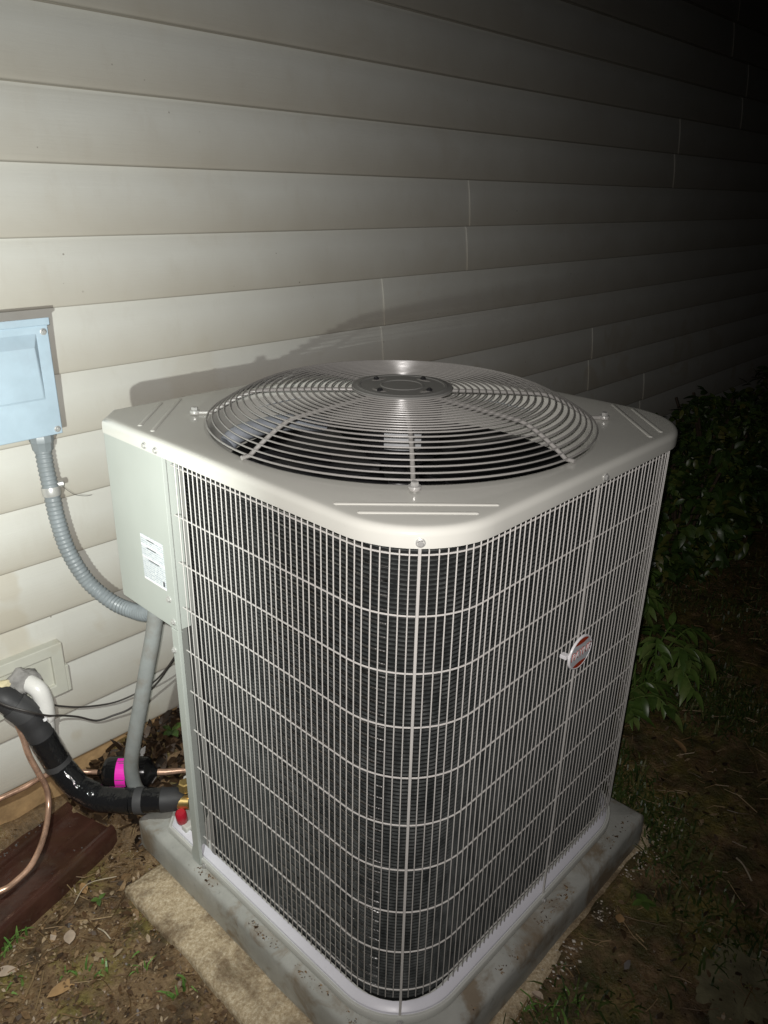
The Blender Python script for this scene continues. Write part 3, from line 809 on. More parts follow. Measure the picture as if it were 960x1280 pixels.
def lettering(txt, size, y, mat, off, name):
    cu = bpy.data.curves.new('lettering', 'FONT'); cu.body = txt; cu.size = size; cu.align_x = 'CENTER'; cu.align_y = 'CENTER'; cu.extrude = 0.0004; cu.offset = off; cu.shear = 0.15; cu.space_character = 1.04
    to = bpy.data.objects.new('lettering_source', cu); col.objects.link(to)
    bpy.context.view_layer.update()
    me = bpy.data.meshes.new_from_object(to.evaluated_get(bpy.context.evaluated_depsgraph_get()))
    bpy.data.objects.remove(to)
    me.materials.clear(); me.materials.append(mat); me.name = 'badge_lettering'
    o = link(name, me, badge, (BXc, y, BZc)); o.rotation_euler = (PI/2, 0, 0)
    return o
lettering('PAYNE', 0.0190, BY-0.0124, M['badge_red'], 0.00085, 'badge_lettering')
lettering('PAYNE', 0.0190, BY-0.0131, M['badge_white'], 0.00010, 'badge_lettering')
part('badge_clip', MB().box(BXc-0.0415, BXc-0.030, BY-0.0085, BY+0.004, BZc+0.001, BZc+0.008), M['badge_white'], badge, bevel=0.001)

# ================================================================== disconnect box on the wall
bx = thing('disconnect_box', (-0.08, YW-0.01, 0.845), 'pale blue grey electrical disconnect box fixed to the siding', 'electrical box')
X0, X1, Y0 = -0.165, 0.0045, 0.920
part('enclosure', MB().box(X0+0.004, X1-0.005, Y0+0.012, YW+0.010, 0.8455, 1.0270), M['box'], bx, bevel=0.002)
part('front_cover', MB().box(X0, X1, Y0, Y0+0.0115, 0.8425, 1.0485), M['box'], bx, bevel=0.002)
mb = MB()
mb.add([(X0-0.002, Y0-0.004, 1.0490), (X1+0.003, Y0-0.004, 1.0490), (X1+0.003, Y0-0.004, 1.0625), (X0-0.002, Y0-0.004, 1.0625),
        (X0-0.002, YW+0.008, 1.0300), (X1+0.003, YW+0.008, 1.0300), (X1+0.003, YW+0.008, 1.0410), (X0-0.002, YW+0.008, 1.0410)],
       [(0,1,2,3), (4,7,6,5), (0,4,5,1), (3,2,6,7), (1,5,6,2), (0,3,7,4)])
part('rain_hood', mb, M['box'], bx, bevel=0.0015)
mb = MB()
xa, xb, za, zb2 = -0.140, -0.0190, 0.9130, 1.0345
mb.loops([[(xa, Y0, za), (xb, Y0, za), (xb, Y0, zb2), (xa, Y0, zb2)],
          [(xa+0.012, Y0-0.002, za+0.004), (xb-0.004, Y0-0.002, za+0.004), (xb-0.011, Y0-0.013, zb2-0.022), (xa+0.022, Y0-0.013, zb2-0.022)]], cap1=True)
# mirrored hood of the raised panel
mb.add([(xb-0.011, Y0-0.013, zb2-0.022), (xa+0.022, Y0-0.013, zb2-0.022), (xa, Y0, zb2), (xb, Y0, zb2)], [])
part('raised_panel', mb, M['box'], bx, bevel=0.0015)
part('hasp', MB().box(X1-0.0045, X1+0.002, Y0+0.018, Y0+0.026, 1.026, 1.047), M['bolt'], bx, bevel=0.001)

for zq in (0.856, 1.040): put_screw(screw_s, (X1-0.010, Y0, zq-0.003), (0,-1,0), bx)
# flexible conduit from the box to the unit
cpath = [(-0.0275, 0.948, 0.832), (-0.0298, 0.942, 0.7825), (-0.0300, 0.935, 0.7371), (-0.0299, 0.925, 0.6683), (-0.0236, 0.910, 0.6007), (-0.0042, 0.885, 0.5356), (0.0196, 0.840, 0.4975), (0.0354, 0.790, 0.491), (0.0400, 0.735, 0.5045), (0.0450, 0.690, 0.535), (0.048, 0.675, 0.556)]
P = resample(smoothpath(cpath, 10), 0.0022)
rad = []
for i in range(len(P)):
    rad.append(0.0152 + 0.0011*math.cos(2*PI*i/4))
mb = MB(); mb.tube(P, rad, 14)
cond = tag(part('flexible_conduit', mb, M['conduit'], smooth=55), 'ribbed grey flexible conduit curving from the disconnect box to the unit', 'conduit')
mb = MB(); mb.lathe([(0.012, 0.0), (0.021, -0.002), (0.0225, -0.006), (0.0225, -0.016), (0.0205, -0.020), (0.0190, -0.034), (0.0150, -0.036)], (-0.0275, 0.948, 0.8435), 10, cap0=True)
part('connector_fitting', mb, M['conduit'], cond, smooth=25)
mb = MB(); mb.lathe([(0.0168, -0.009), (0.0178, -0.006), (0.0178, 0.006), (0.0168, 0.009)], (-0.0300, 0.9335, 0.728), 16, axis=(0.0, -0.12, -1))
mb.lathe([(0.006, 0), (0.006, 0.010), (0.004, 0.012)], (-0.0145, 0.935, 0.737), 8, axis=(0.9, -0.3, 0.1), cap1=True)
part('strap_clamp', mb, M['bolt'], cond, smooth=40)
# smooth whip
wp = [(0.0290, 0.672, 0.566), (0.0250, 0.682, 0.515), (0.0190, 0.690, 0.470), (0.0100, 0.700, 0.4173), (-0.0050, 0.720, 0.3193), (-0.0166, 0.750, 0.2083), (-0.0170, 0.775, 0.1299), (-0.0075, 0.785, 0.0624), (0.020, 0.79, 0.01), (0.06, 0.79, -0.02)]
mb = MB(); mb.tube(resample(smoothpath(wp, 10), 0.006), 0.0155, 16)
wh = tag(part('grey_whip', mb, M['whip'], smooth=60), 'smooth weathered grey electrical tube dropping from the service panel to the soil', 'conduit')

# insulated suction line
sl = [(0.030, 0.683, 0.074), (0.005, 0.7065, 0.072), (-0.0361, 0.7508, 0.068), (-0.0808, 0.8057, 0.066), (-0.1042, 0.851, 0.085), (-0.1200, 0.893, 0.1253), (-0.1385, 0.910, 0.2041), (-0.1580, 0.925, 0.2700), (-0.182, 0.945, 0.3043), (-0.205, 0.975, 0.318)]
sl = [Vector(p) for p in sl]
ins = thing('insulated_pipe', tuple(sl[0]), 'fat black insulated refrigerant pipe bending down from the wall to the unit', 'pipe')
def along(a, b):
    """points of the pipe centre line between two fractional indices"""
    out = []; n = 6
    i = a
    pts = [a] + [k for k in range(int(a)+1, int(math.ceil(b))) if k > a] + [b]
    for t in pts:
        k = min(int(t), len(sl)-2); out.append(sl[k].lerp(sl[k+1], t-k))
    return out
def dens(path, r, amp=0.0008, seed=0):
    Pd = resample(path, 0.008); r *= 0.92
    return Pd, [r + amp*mnoise.noise((i*0.6+seed, 1, seed)) for i in range(len(Pd))]
def sleeve(name, a, b, r, mat, par, amp=0.0008, raw=False):
    mb = MB(); Pa = along(a, b)
    if raw: mb.tube(Pa, r, 18)
    else:
        Pd, rd = dens(Pa, r, amp, a*3.1); mb.tube(Pd, rd, 20)
    return part(name, mb, mat, par, smooth=50)
body = sleeve('foam_sleeve', 5.98, 9, 0.0290, M['foam'], ins, 0.0018)
mb = MB(); mb.tube([Vector((0.044, 0.666, 0.075)), sl[0], sl[0].lerp(sl[1], 0.9)], [0.012, 0.0248, 0.0262], 20); part('sleeve_end', mb, M['foam'], ins, smooth=50)
sleeve('tape_wrap', 0.85, 2.0, 0.0288, M['tape'], ins)
sleeve('tape_wrap', 2.0, 3.2, 0.0292, M['tape'], ins)
sleeve('tape_wrap', 3.2, 4.6, 0.0298, M['tape'], ins, 0.002)
sleeve('tape_wrap', 4.6, 6.05, 0.0302, M['tape'], ins, 0.0015)
sleeve('tape_band', 1.55, 1.85, 0.0306, M['band'], ins)
sleeve('tape_band', 5.05, 5.22, 0.0306, M['band'], ins)
sleeve('tape_band', 6.9, 7.6, 0.0318, M['band'], ins, 0.002)
mb = MB(); mb.loops(blob((-0.133, 0.890, 0.258), (0.005, 0.003, 0.004), 3)); part('white_drip', mb, M['badge_white'], ins, smooth=60)

# white drain elbow
mb = MB(); Pp = smoothpath([(-0.137, 0.972, 0.318), (-0.130, 0.950, 0.316), (-0.121, 0.930, 0.304), (-0.117, 0.925, 0.275), (-0.1176, 0.925, 0.245), (-0.118, 0.927, 0.236)], 8)
mb.tube(Pp, 0.0185, 18)
pv = tag(part('drain_elbow', mb, M['pvc'], smooth=50), 'white plastic drain elbow coming out of the wall block', 'drain pipe')
mb = MB(); mb.tube([(-0.118, 0.927, 0.238), (-0.119, 0.930, 0.20), (-0.121, 0.937, 0.165)], 0.0165, 16); part('drain_tube', mb, M['pvc'], pv, smooth=50)

# filter drier
d0, d1 = Vector((-0.018, 0.9165, 0.032)), Vector((0.0625, 0.8385, 0.030))
ax = (d1-d0).normalized(); ln = (d1-d0).length
dr = thing('filter_drier', tuple(d0 + Vector((0, 0, -0.035))), 'glossy black filter drier cylinder with a bright pink sticker', 'filter drier')
dbody = part('shell', MB().lathe([(0.008, -0.012), (0.012, -0.006), (0.022, 0.0), (0.032, 0.006), (0.0355, 0.014), (0.0355, ln-0.014), (0.032, ln-0.006), (0.022, ln), (0.012, ln+0.006), (0.008, ln+0.012)], d0, 32, axis=ax, cap0=True, cap1=True), M['drier'], dr, smooth=40)
# sticker curved round the shell
side = (Vector((0,0,1)) - ax*ax.z).normalized(); fr = side.cross(ax)
if fr.dot(cam_pos-d0) < 0: fr = -fr
mb = MB(); rows = []
for h in (0.035, 0.058):
    rows.append([d0 + ax*h + (fr*math.cos(a) + side*math.sin(a))*0.0359 for a in np.linspace(R(-22), R(98), 14)])
mb.loops(rows, closed=False)
stk = part('sticker', mb, M['magenta'], dr)
for a0_, h0, h1 in ((80, 0.036, 0.054), (72, 0.040, 0.056), (10, 0.036, 0.056), (-12, 0.036, 0.057)):
    mb = MB(); rows = []
    for h in (h0, h1): rows.append([d0 + ax*h + (fr*math.cos(a) + side*math.sin(a))*0.0362 for a in np.linspace(R(a0_), R(a0_+3.2), 3)])
    mb.loops(rows, closed=False); part('printed_bar', mb, M['ink'], stk)
mb = MB(); mb.tube([d1+ax*0.008, d1+ax*0.03, Vector((0.125, 0.786, 0.030)), Vector((0.17, 0.74, 0.04))], [0.0075, 0.0075, 0.0055, 0.0055], 12); part('copper_stub', mb, M['copper'], dr, smooth=50)
mb = MB(); mb.tube(smoothpath([d0-ax*0.008, d0-ax*0.03, Vector((-0.062, 0.950, 0.04)), Vector((-0.10, 0.953, 0.062)), Vector((-0.1400, 0.950, 0.074)), (-0.1826, 0.947, 0.0734), (-0.2315, 0.950, 0.0736), (-0.2783, 0.955, 0.0756), (-0.42, 0.96, 0.08)], 6), 0.0055, 12)
part('copper_line', mb, M['copper'], dr, smooth=50)
# hanging copper loop
mb = MB(); mb.tube(resample(smoothpath([(-0.170, 0.965, 0.285), (-0.168, 0.958, 0.24), (-0.1650, 0.944, 0.1953), (-0.1640, 0.934, 0.1600), (-0.1530, 0.925, 0.1050), (-0.1440, 0.925, 0.060), (-0.1530, 0.908, 0.022), (-0.1879, 0.861, 0.0), (-0.2349, 0.8163, -0.010), (-0.278, 0.8012, -0.015), (-0.3067, 0.8003, -0.015), (-0.38, 0.83, -0.02), (-0.5, 0.90, -0.01)], 8), 0.006), 0.0062, 12)
tag(part('copper_loop', mb, M['copper'], smooth=60), 'thin copper tube looping down over the brown gutter', 'copper tube')
# control cables
mb = MB(); mb.tube(resample(smoothpath([(-0.24, 0.91, 0.38), (-0.205, 0.895, 0.332), (-0.165, 0.868, 0.306), (-0.125, 0.893, 0.262), (-0.0835, 0.935, 0.2172), (-0.04, 0.953, 0.180), (0.0003, 0.955, 0.1465), (0.035, 0.945, 0.147), (0.0769, 0.930, 0.1563), (0.1279, 0.900, 0.211), (0.1405, 0.860, 0.2686), (0.15, 0.80, 0.35)], 8), 0.008), 0.0023, 7)
tag(part('control_cable', mb, M['cable'], smooth=60), 'thin black cable sagging in front of the siding, lower of the two', 'cable')
mb = MB(); mb.tube(resample(smoothpath([(-0.135, 0.965, 0.31), (-0.10, 0.955, 0.25), (-0.0584, 0.962, 0.213), (-0.0057, 0.965, 0.184), (0.0614, 0.962, 0.165), (0.1274, 0.945, 0.1798), (0.1469, 0.885, 0.248), (0.158, 0.82, 0.34)], 8), 0.008), 0.0020, 7)
tag(part('control_cable', mb, M['cable'], smooth=60), 'thin black cable lying close to the siding, upper of the two', 'cable')
# dried tendril on the siding
mb = MB(); mb.tube(smoothpath([(-0.012, YW-0.006, 0.735), (0.008, YW-0.010, 0.718), (0.022, YW-0.014, 0.702), (0.036, YW-0.009, 0.690), (0.058, YW-0.006, 0.681), (0.072, YW-0.004, 0.679)], 5), 0.0005, 5)
tag(part('dried_tendril', mb, M['cable'], smooth=60), 'hair thin dried plant tendril stuck on the siding by the service panel', 'tendril')

# ================================================================== brown gutter length on the ground
g0, g1 = Vector((-0.335, 0.745, -0.048)), Vector((-0.050, 0.8285, -0.048))
gd = (g1-g0); gd.z = 0; gl = gd.length; gd.normalize(); gn = Vector((-gd.y, gd.x, 0))
gut = thing('gutter_length', (g1.x, g1.y, -0.10), 'wet dark brown gutter length lying on the soil along the wall', 'gutter')
gstart = -0.62
def gpt(a, w, z): return Vector((g0.x, g0.y, 0)) + gd*a + gn*w + Vector((0, 0, z))
prof = [(-0.004, -0.125), (-0.004, -0.058), (-0.001, -0.050), (0.003, -0.0465), (0.009, -0.0465), (0.012, -0.050), (0.014, -0.0585), (0.020, -0.0605), (0.060, -0.0605), (0.064, -0.0560), (0.070, -0.0560), (0.074, -0.0605), (0.122, -0.0600), (0.128, -0.0560), (0.131, -0.046), (0.135, -0.0405), (0.144, -0.0405), (0.148, -0.046), (0.151, -0.055), (0.166, -0.056), (0.168, -0.125)]
mb = MB(); n = 40
mb.loops([[gpt(gstart + (gl-gstart)*k/n, w + 0.0015*mnoise.noise((k*.4, w*5, 1)), z + 0.0012*mnoise.noise((k*0.5, w*20, 2))) for k in range(n+1)] for w, z in prof], closed=False)
ch_ = part('channel', mb, M['brown'], gut, smooth=35)
mb = MB(); mb.add([gpt(gl, w, z) for w, z in prof], [tuple(range(len(prof)))]); part('end_cap', mb, M['brown'], gut)
mb = MB()
for i in range(120):
    a = random.uniform(-0.30, gl-0.03); on = random.random()
    w = 0.1405 + random.gauss(0, 0.0035) if on < 0.7 else random.uniform(0.02, 0.125)
    z = -0.0418 if on < 0.7 else -0.0572
    z += 0.001 if on < .7 else -0.003
    c = gpt(a, w, z); r = random.uniform(0.0009, 0.0026)*(1 if on < .7 else .8)
    mb.lathe([(r, -0.0003), (r*0.85, r*0.4), (r*0.4, r*0.62)], c, 7, cap1=True)
stuff(part('water_beads', mb, M['water'], gut, smooth=60))

# ================================================================== loose material on the ground
def inside_hard(x, y):
    return (-0.105 < x < 0.80 and -0.055 < y < 0.705) or (-0.02 < x < 0.80 and y > 0.69 and y < 0.775)
def on_gutter(x, y):
    v_ = Vector((x-g0.x, y-g0.y, 0)); a = v_.dot(gd); w = v_.dot(gn)
    return a < gl+0.005 and -0.008 < w < 0.175
def scatter(n, region, gen, reject=None):
    vs, fs = [], []
    for _ in range(n):
        x, y = region()
        if y > YW-0.004 or inside_hard(x, y) or on_gutter(x, y): continue
        if reject and reject(x, y): continue
        z = ground_h(x, y)
        v_, f_ = gen(x, y, z); b = len(vs)
        vs.extend(v_); fs.extend([tuple(i+b for i in f) for f in f_])
    mb = MB(); mb.v = vs; mb.f = fs; return mb
def flake(x, y, z, lmin=0.006, lmax=0.026, lift=0.35):
    l = random.uniform(lmin, lmax); w = l*random.uniform(0.25, 0.6); a = random.uniform(0, 2*PI)
    t = random.gauss(0, lift); rl = random.gauss(0, lift); cu = random.uniform(-0.3, 0.5)*w
    u = Vector((math.cos(a)*math.cos(t), math.sin(a)*math.cos(t), math.sin(t))); s_ = Vector((-math.sin(a), math.cos(a), rl)).normalized()
    n_ = u.cross(s_); c = Vector((x, y, z + 0.002 + abs(math.sin(t))*l*0.4))
    pts = [c-u*l*.5, c-u*l*.15+s_*w*.5+n_*cu, c-u*l*.15-s_*w*.5+n_*cu, c+u*l*.25+s_*w*.38+n_*cu, c+u*l*.25-s_*w*.38+n_*cu, c+u*l*.5]
    return pts, [(0,2,1), (1,2,4,3), (3,4,5)]
def needle(x, y, z, lmin=0.02, lmax=0.07, w=0.0009):
    l = random.uniform(lmin, lmax); a = random.uniform(0, 2*PI); t = random.gauss(0, 0.16); b_ = random.gauss(0, 0.25)
    u = Vector((math.cos(a)*math.cos(t), math.sin(a)*math.cos(t), math.sin(t))); s_ = Vector((-u.y, u.x, 0)).normalized()
    c = Vector((x, y, z+0.003+abs(math.sin(t))*l*0.5)); w = w*random.uniform(0.6, 1.6); up = Vector((0,0,w*1.2))
    m_ = c + s_*l*b_*0.3
    pts = [c-u*l/2-s_*w, c-u*l/2+s_*w, c-u*l/2+up, m_-s_*w, m_+s_*w, m_+up, c+u*l/2-s_*w, c+u*l/2+s_*w, c+u*l/2+up]
    f = []
    for k in (0, 3): f += [(k,k+3,k+5,k+2), (k+1,k+2,k+5,k+4)]
    return pts, f
def blade(x, y, z, hmin=0.02, hmax=0.07, lean=0.9, w0=0.0022):
    h = random.uniform(hmin, hmax); a = random.uniform(0, 2*PI); le = abs(random.gauss(0, lean)); w = w0*random.uniform(0.6, 1.5)
    d = Vector((math.cos(a), math.sin(a), 0)); s_ = Vector((-d.y, d.x, 0)); p0 = Vector((x, y, z-0.002)); pts = []
    for k, t in enumerate((0, 0.4, 0.75, 1.0)):
        ang = min(1.75, le*t*1.2); c = p0 + d*(h*t*math.sin(ang)) + Vector((0,0,h*t*math.cos(ang)*(1-0.15*t)))
        ww = w*(1, 0.9, 0.6, 0.0)[k]
        pts += [c-s_*ww, c+s_*ww] if k < 3 else [c]
    return pts, [(0,1,3,2), (2,3,5,4), (4,5,6)]
reg_left = lambda: (random.uniform(-0.62, 0.03), random.uniform(0.12, 0.97))
reg_all = lambda: (random.uniform(-0.1, 2.6), random.uniform(-0.85, 0.97))
reg_right = lambda: (abs(random.gauss(0, 0.9)) + random.uniform(0.15, 0.9), random.uniform(-0.85, 0.80))
stuff(tag(part('leaf_litter', scatter(9000, reg_left, lambda x, y, z: flake(x, y, z, 0.002, 0.012 if random.random() < 0.85 else 0.026, 0.3)), M['litter'], smooth=None), 'small brown bits of leaf and bark over the bare wet soil', 'leaf litter'))
stuff(tag(part('lawn_litter', scatter(6500, reg_all, lambda x, y, z: flake(x, y, z, 0.004, 0.022, 0.4)), M['litter_dark']), 'brown dead leaf bits among the dark grass beyond the pad', 'leaf litter'))
reg_mulch = lambda: (random.uniform(-0.10, 0.62), random.uniform(0.70, 0.985))
stuff(tag(part('bark_mulch', scatter(2600, reg_mulch, lambda x, y, z: flake(x, y, z+random.uniform(0, 0.012), 0.010, 0.055, 0.45), lambda x, y: x < -0.02 and y < 0.86), M['mulch']), 'dark wet bark mulch piled between the wall and the unit', 'mulch'))
stuff(tag(part('pine_straw', scatter(2300, lambda: reg_left() if random.random() < 0.12 else reg_all(), lambda x, y, z: needle(x, y, z)), M['straw']), 'thin dry pine needles and twigs strewn over the soil', 'pine straw'))
def thin_out(x, y): return mnoise.noise((x*3.1, y*3.1, 6.0)) + 0.25 < random.random()*0.9 or (x < 0.1)
stuff(tag(part('grass', scatter(26000, reg_right, lambda x, y, z: blade(x, y, z, 0.015, 0.06)), M['grass']) if False else part('grass', scatter(80000, reg_right, lambda x, y, z: blade(x, y, z, 0.010, 0.050, 1.1), thin_out), M['grass']), 'sparse dark lawn grass growing over the soil beside the pad', 'grass'))
# pale grit along the slab's front edge
reg_grit = lambda: ((lambda t: (0.10+0.82*t, -0.062 + random.gauss(0, 0.014)))(random.random()))
def pebble(x, y, z):
    r = random.uniform(0.001, 0.0042); L_ = []
    pts = []; s_ = [random.uniform(0.6, 1.2) for _ in range(3)]
    for d in ((1,0,0),(-1,0,0),(0,1,0),(0,-1,0),(0,0,1),(0,0,-1)):
        pts.append(Vector((x+d[0]*r*s_[0], y+d[1]*r*s_[1], max(z, -0.088)+r*0.4+d[2]*r*s_[2]*0.7)))
    return pts, [(0,2,4),(2,1,4),(1,3,4),(3,0,4),(2,0,5),(1,2,5),(3,1,5),(0,3,5)]
def grit_all(n):
    vs, fs = [], []
    for _ in range(n):
        x, y = reg_grit()
        if mnoise.noise((x*9, 2.0, 1.0)) < -0.12: continue
        v_, f_ = pebble(x, y, ground_h(x, y)); b = len(vs); vs.extend(v_); fs.extend([tuple(i+b for i in f) for f in f_])
    mb = MB(); mb.v = vs; mb.f = fs; return mb
stuff(tag(part('concrete_grit', grit_all(420), M['grit']), 'pale crumbled concrete grit along the front edge of the slab', 'grit'))

vs, fs = [], []
for _ in range(520):
    if random.random() < 0.5: x, y = random.uniform(-0.016, 0.0), random.uniform(0.05, 0.60)
    else: x, y = random.uniform(0.15, 0.76), random.uniform(-0.030, -0.004)
    if mnoise.noise((x*8, y*8, 3.0)) < -0.05: continue
    v_, f_ = flake(x, y, -0.0012, 0.0012, 0.006 if random.random() < .9 else 0.013, 0.15); b = len(vs); vs.extend(v_); fs.extend([tuple(i+b for i in f) for f in f_])
mb = MB(); mb.v = vs; mb.f = fs
stuff(tag(part('pad_debris', mb, M['litter']), 'brown leaf crumbs lying on the rim of the grey pad', 'debris'))

# half buried stone
mb = MB(); mb.loops([[(0.60 + (0.17*rr_)*math.cos(a)*(0.8+0.45*mnoise.noise((math.cos(a)*2.5, math.sin(a)*2.5, 4))+0.25*mnoise.noise((math.cos(a)*7, math.sin(a)*7, 4))), -0.33 + (0.10*rr_)*math.sin(a)*(0.8+0.45*mnoise.noise((math.cos(a)*2.5, math.sin(a)*2.5, 4))+0.25*mnoise.noise((math.cos(a)*7, math.sin(a)*7, 4))), zz_ + 0.003*mnoise.noise((rr_*8*math.cos(a), rr_*8*math.sin(a), 3))) for a in np.linspace(0, 2*PI, 72, endpoint=False)] for rr_, zz_ in ((1.0, -0.13), (1.0, -0.094), (0.93, -0.086), (0.7, -0.080), (0.3, -0.078))], cap1=True)
tag(part('flat_stone', mb, M['stone'], smooth=60), 'flat mossy olive stone half sunk in the dark lawn', 'stone')

# grass sprouts on the bare soil and by the pad
def tuft(x, y, n, hmin, hmax, label, lean=0.8, spread=0.012, w0=0.0022):
    vs, fs = [], []
    for _ in range(n):
        px, py = random.gauss(0, spread), random.gauss(0, spread)
        v_, f_ = blade(px, py, 0, hmin, hmax, lean, w0); b = len(vs); vs.extend(v_); fs.extend([tuple(i+b for i in f) for f in f_])
    mb = MB(); mb.v = vs; mb.f = fs
    return tag(part('grass_tuft', mb, M['sprout'], loc=(x, y, ground_h(x, y)+0.001)), label, 'grass', 'grass sprouts on the soil')
tuft(-0.322, 0.742, 26, 0.02, 0.05, 'largest green grass sprout, on the bare soil below the brown gutter')
tuft(-0.345, 0.660, 8, 0.012, 0.03, 'small green sprout on the soil beside the biggest dead leaf, nearer the frame edge')
tuft(-0.262, 0.590, 9, 0.015, 0.03, 'small green sprout close beside the biggest dead leaf, on its slab side')
tuft(-0.240, 0.560, 8, 0.012, 0.03, 'small green sprout on the bare soil below the biggest dead leaf')
tuft(-0.178, 0.520, 7, 0.015, 0.035, 'thin curved green sprout on soil between dead leaf and slab edge')
tuft(-0.140, 0.425, 10, 0.02, 0.04, 'green sprout growing against the tan slab edge')
tuft(0.285, -0.085, 22, 0.015, 0.045, 'bright grass tuft by the front edge of the pad, lowest in the picture', 0.8, 0.018)
tuft(0.335, -0.110, 14, 0.015, 0.04, 'grass tuft just beyond the brightest tuft by the pad front', 0.9, 0.016)
# broad-leaved seedlings
def leaf_mesh(name, l, w, mat, droop=0.25, fold=0.18, n=6):
    mb = MB(); Lm, Lc, Rm = [], [], []
    for k in range(n+1):
        t = k/n; ww = w*0.5*(math.sin(PI*min(1, t**0.8))**0.9 if 0 < t < 1 else 0.0) + 0.0002
        x = l*t; z = -droop*l*t*t
        Lm.append((x, ww, z + fold*ww)); Lc.append((x, 0, z)); Rm.append((x, -ww, z + fold*ww))
    mb.loops([Lm, Lc, Rm], closed=False)
    return mb.mesh(name, mat, 50)
seed_leaf = leaf_mesh('seedling_leaf', 0.016, 0.010, M['leaf_low'])
def seedling(x, y, label, k=4, sc_=1.0, z=None):
    z = ground_h(x, y) if z is None else z
    t = thing('seedling', (x, y, z), label, 'seedling', 'seedlings on the soil')
    mb = MB(); mb.tube([(x, y, z-0.004), (x, y, z+0.010*sc_)], 0.0008, 5); part('stem', mb, M['leaf_low'], t)
    for i in range(k):
        o = link('leaf', seed_leaf, t, (x, y, z+0.010*sc_)); o.rotation_euler = (random.uniform(-.2, .2), random.uniform(-0.5, 0.0), 2*PI*i/k + random.random()); o.scale = (sc_,)*3
seedling(-0.156, 0.705, 'tiny two leaf seedling on the soil near the slab corner', 3, 1.0)
seedling(0.170, 0.925, 'green seedling in the dark mulch beside the corner post', 5, 2.0, ground_h(0.17, 0.925)+0.004)
seedling(0.62, -0.12, 'broad leaved seedling in the lawn in front of the pad', 6, 1.6)
# separate fallen leaves and twigs
def fallen(x, y, l, w, rz, mat, label, tilt=0.15, name='fallen_leaf'):
    me = leaf_mesh('fallen_leaf', l, w, mat, random.uniform(-0.15, 0.2), random.uniform(0.2, 0.5))
    o = link(name, me, None, (x, y, ground_h(x, y)+0.006)); o.rotation_euler = (random.uniform(-tilt, tilt), random.uniform(-tilt, tilt), rz)
    return tag(o, label, 'leaf', 'fallen leaves')
fallen(-0.325, 0.578, 0.075, 0.022, R(2), M['dead_leaf'], 'biggest dead leaf, orange tan, on the bare soil')
fallen(-0.372, 0.70, 0.045, 0.022, R(-35), M['dead_leaf_pale'], 'pale pinkish dead leaf on the soil at the frame edge below the gutter')
fallen(-0.245, 0.655, 0.035, 0.022, R(60), M['dead_leaf_pale'], 'small pale curled leaf on the soil between gutter end and slab')
fallen(-0.165, 0.745, 0.030, 0.016, R(80), M['dead_leaf'], 'small brown leaf on the soil by the gutter end')
fallen(0.545, -0.105, 0.022, 0.018, R(20), M['dead_leaf'], 'small orange leaf on the dark lawn in front of the pad')
fallen(0.305, -0.080, 0.024, 0.016, R(100), M['dead_leaf_pale'], 'pale leaf lying in the bright grass tuft by the pad front')
fallen(1.16, 0.02, 0.055, 0.03, R(70), M['dead_leaf'], 'tan upright leaf on the lawn past the far end of the pad', 0.6)
def twig(pts, r, label):
    mb = MB(); mb.tube(smoothpath([(x, y, ground_h(x, y)+0.008+dz) for x, y, dz in pts], 4), r, 6)
    tag(part('twig', mb, M['twig'], smooth=60), label, 'twig', 'loose twigs')
twig([(-0.190, 0.645, 0), (-0.186, 0.625, 0.004), (-0.184, 0.606, 0)], 0.0014, 'short pale straight twig on the bare soil')
twig([(0.88, -0.215, 0), (0.865, -0.235, 0.004), (0.84, -0.262, 0)], 0.0022, 'pale bent twig on the dark lawn far from the pad')
twig([(-0.10, 0.735, 0.005), (-0.155, 0.755, 0.008), (-0.195, 0.735, 0.002)], 0.0011, 'long thin curved twig on the soil beside the gutter end')

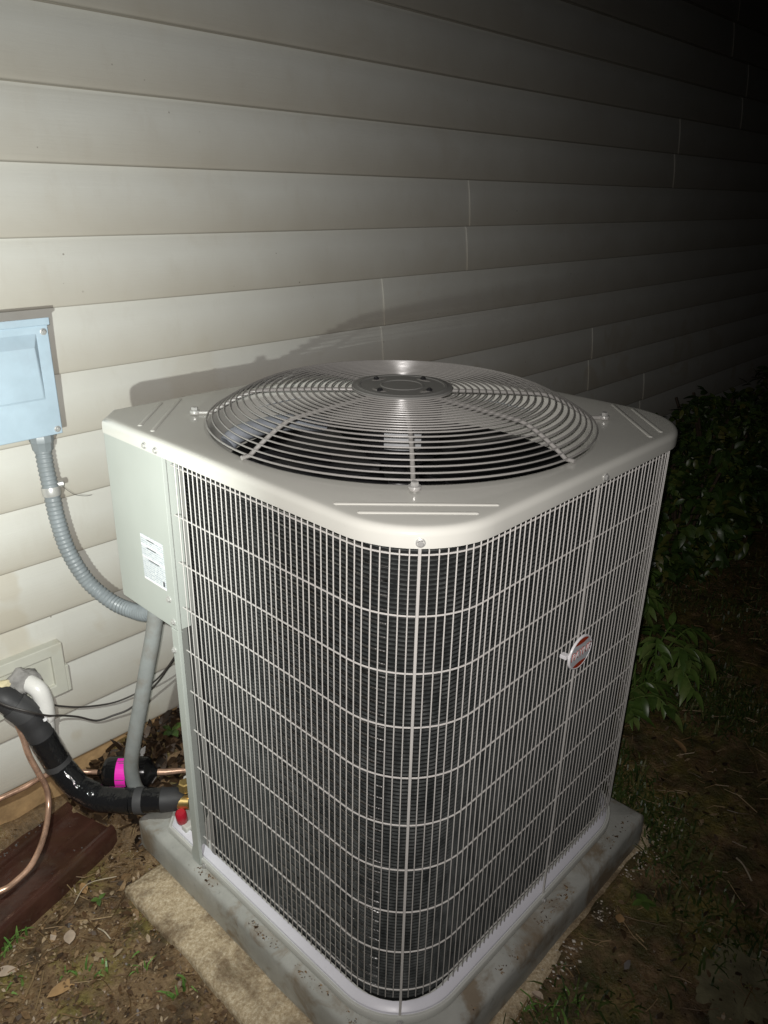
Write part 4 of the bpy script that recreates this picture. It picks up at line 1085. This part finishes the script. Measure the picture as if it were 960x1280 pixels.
# ================================================================== shrubs
shleaf = [leaf_mesh('leaf', l, w, M['leaf'], d, 0.25, 4) for l, w, d in ((0.055, 0.024, 0.3), (0.048, 0.026, 0.15), (0.062, 0.026, 0.45))]
def big_shrub(cx, cy, rx, ry, h, n_single, n_mass, label):
    zg = -0.09
    t = thing('shrub', (cx, cy, zg), label, 'shrub', 'shrubs along the wall')
    mb = MB()
    for k in range(9):
        a = random.uniform(0, 2*PI); d = random.uniform(0.3, 0.85)
        mb.tube(smoothpath([(cx+random.gauss(0, .03), cy+random.gauss(0, .03), zg-0.02), (cx+rx*d*.4*math.cos(a), cy+ry*d*.4*math.sin(a), zg+h*0.45), (cx+rx*d*math.cos(a), cy+ry*d*math.sin(a), zg+h*0.85)], 4), 0.006, 6)
    part('stem', mb, M['stem'], t, smooth=60)
    def spot():
        while True:
            x, y, z = random.uniform(-1, 1), random.uniform(-1, 1), random.uniform(-0.9, 1)
            r = math.sqrt(x*x+y*y+z*z)
            if r < 1 and r > 0.35 + 0.3*random.random() and r < 0.82 + 0.35*mnoise.noise((x*2.4+cx, y*2.4, z*2.4)): return cx+rx*x, cy+ry*y, zg+h*0.5+h*0.5*z
    vs, fs = [], []
    for i in range(n_mass):
        x, y, z = spot(); me = random.choice(shleaf)
        mt = Matrix.Translation((x, y, z)) @ Matrix.Rotation(random.uniform(0, 2*PI), 4, 'Z') @ Matrix.Rotation(random.gauss(0.15, 0.5), 4, 'Y') @ Matrix.Rotation(random.gauss(0, 0.5), 4, 'X') @ Matrix.Scale(random.uniform(0.6, 1.15), 4)
        b = len(vs); vs.extend([mt @ v_.co for v_ in me.vertices]); fs.extend([tuple(q+b for q in p_.vertices) for p_ in me.polygons])
    mb = MB(); mb.v = [tuple(q) for q in vs]; mb.f = fs
    stuff(part('foliage', mb, M['leaf'], t, smooth=50))
    cv = (cam_pos - Vector((cx, cy, 0.2))).normalized(); k = 0
    while k < n_single:
        x, y, z = spot()
        if (Vector(((x-cx)/rx, (y-cy)/ry, (z-zg-h*.5)/(h*.5)))).dot(cv) < 0.35: continue
        o = link('leaf', random.choice(shleaf), t, (x, y, z)); o.rotation_euler = (random.gauss(0, .5), random.gauss(.15, .5), random.uniform(0, 2*PI)); s_ = random.uniform(0.8, 1.3); o.scale = (s_,)*3; k += 1
big_shrub(2.10, 0.48, 0.36, 0.27, 0.58, 70, 1700, 'leafy shrub closest behind the far corner of the unit, in front of the others')
big_shrub(2.62, 0.58, 0.62, 0.34, 0.66, 80, 2600, 'dark leafy shrub against the siding in the middle of the shrub row')
big_shrub(3.60, 0.42, 0.66, 0.45, 0.80, 50, 2400, 'dim leafy shrub at the far dark end of the wall')
lowleaf = [leaf_mesh('leaf', l, w, M['leaf_low'], d, 0.3, 6) for l, w, d in ((0.058, 0.019, 0.35), (0.046, 0.020, 0.2), (0.064, 0.020, 0.55))]
def low_plant(cx, cy, n_st, hh_, spread, label, towards=0.0):
    zg = ground_h(cx, cy); t = thing('leafy_plant', (cx, cy, zg), label, 'plant', 'leafy plants beside the unit')
    for k in range(n_st):
        a = 2*PI*k/n_st + random.uniform(-.4, .4) ; d = spread*random.uniform(0.5, 1.0); hs = hh_*random.uniform(0.6, 1.0)
        P_ = smoothpath([(cx, cy, zg-0.01), (cx+d*.25*math.cos(a), cy+d*.25*math.sin(a), zg+hs*.6), (cx+d*.7*math.cos(a), cy+d*.7*math.sin(a), zg+hs*.95), (cx+d*math.cos(a), cy+d*math.sin(a), zg+hs*.85)], 5)
        mb = MB(); mb.tube(P_, 0.0022, 5); part('stem', mb, M['leaf_low'], t, smooth=60)
        for j in range(7, len(P_)):
            for sd in ((-1, 1) if j < len(P_)-1 else (0,)):
                o = link('leaf', random.choice(lowleaf), t, P_[j]); s_ = random.uniform(0.75, 1.15); o.scale = (s_,)*3
                dr_ = (P_[j]-P_[j-1]).normalized(); yaw = math.atan2(dr_.y, dr_.x) + sd*random.uniform(0.6, 1.1)
                o.rotation_euler = (random.gauss(0, .35), random.gauss(0.15, .3), yaw)
low_plant(1.20, 0.19, 11, 0.36, 0.20, 'taller glossy leafed plant just past the far corner of the unit')
low_plant(1.10, 0.22, 9, 0.22, 0.17, 'low broad leafed plant at the foot of the far corner of the unit')
low_plant(1.42, 0.36, 6, 0.40, 0.16, 'leafy plant behind the taller one, toward the siding')
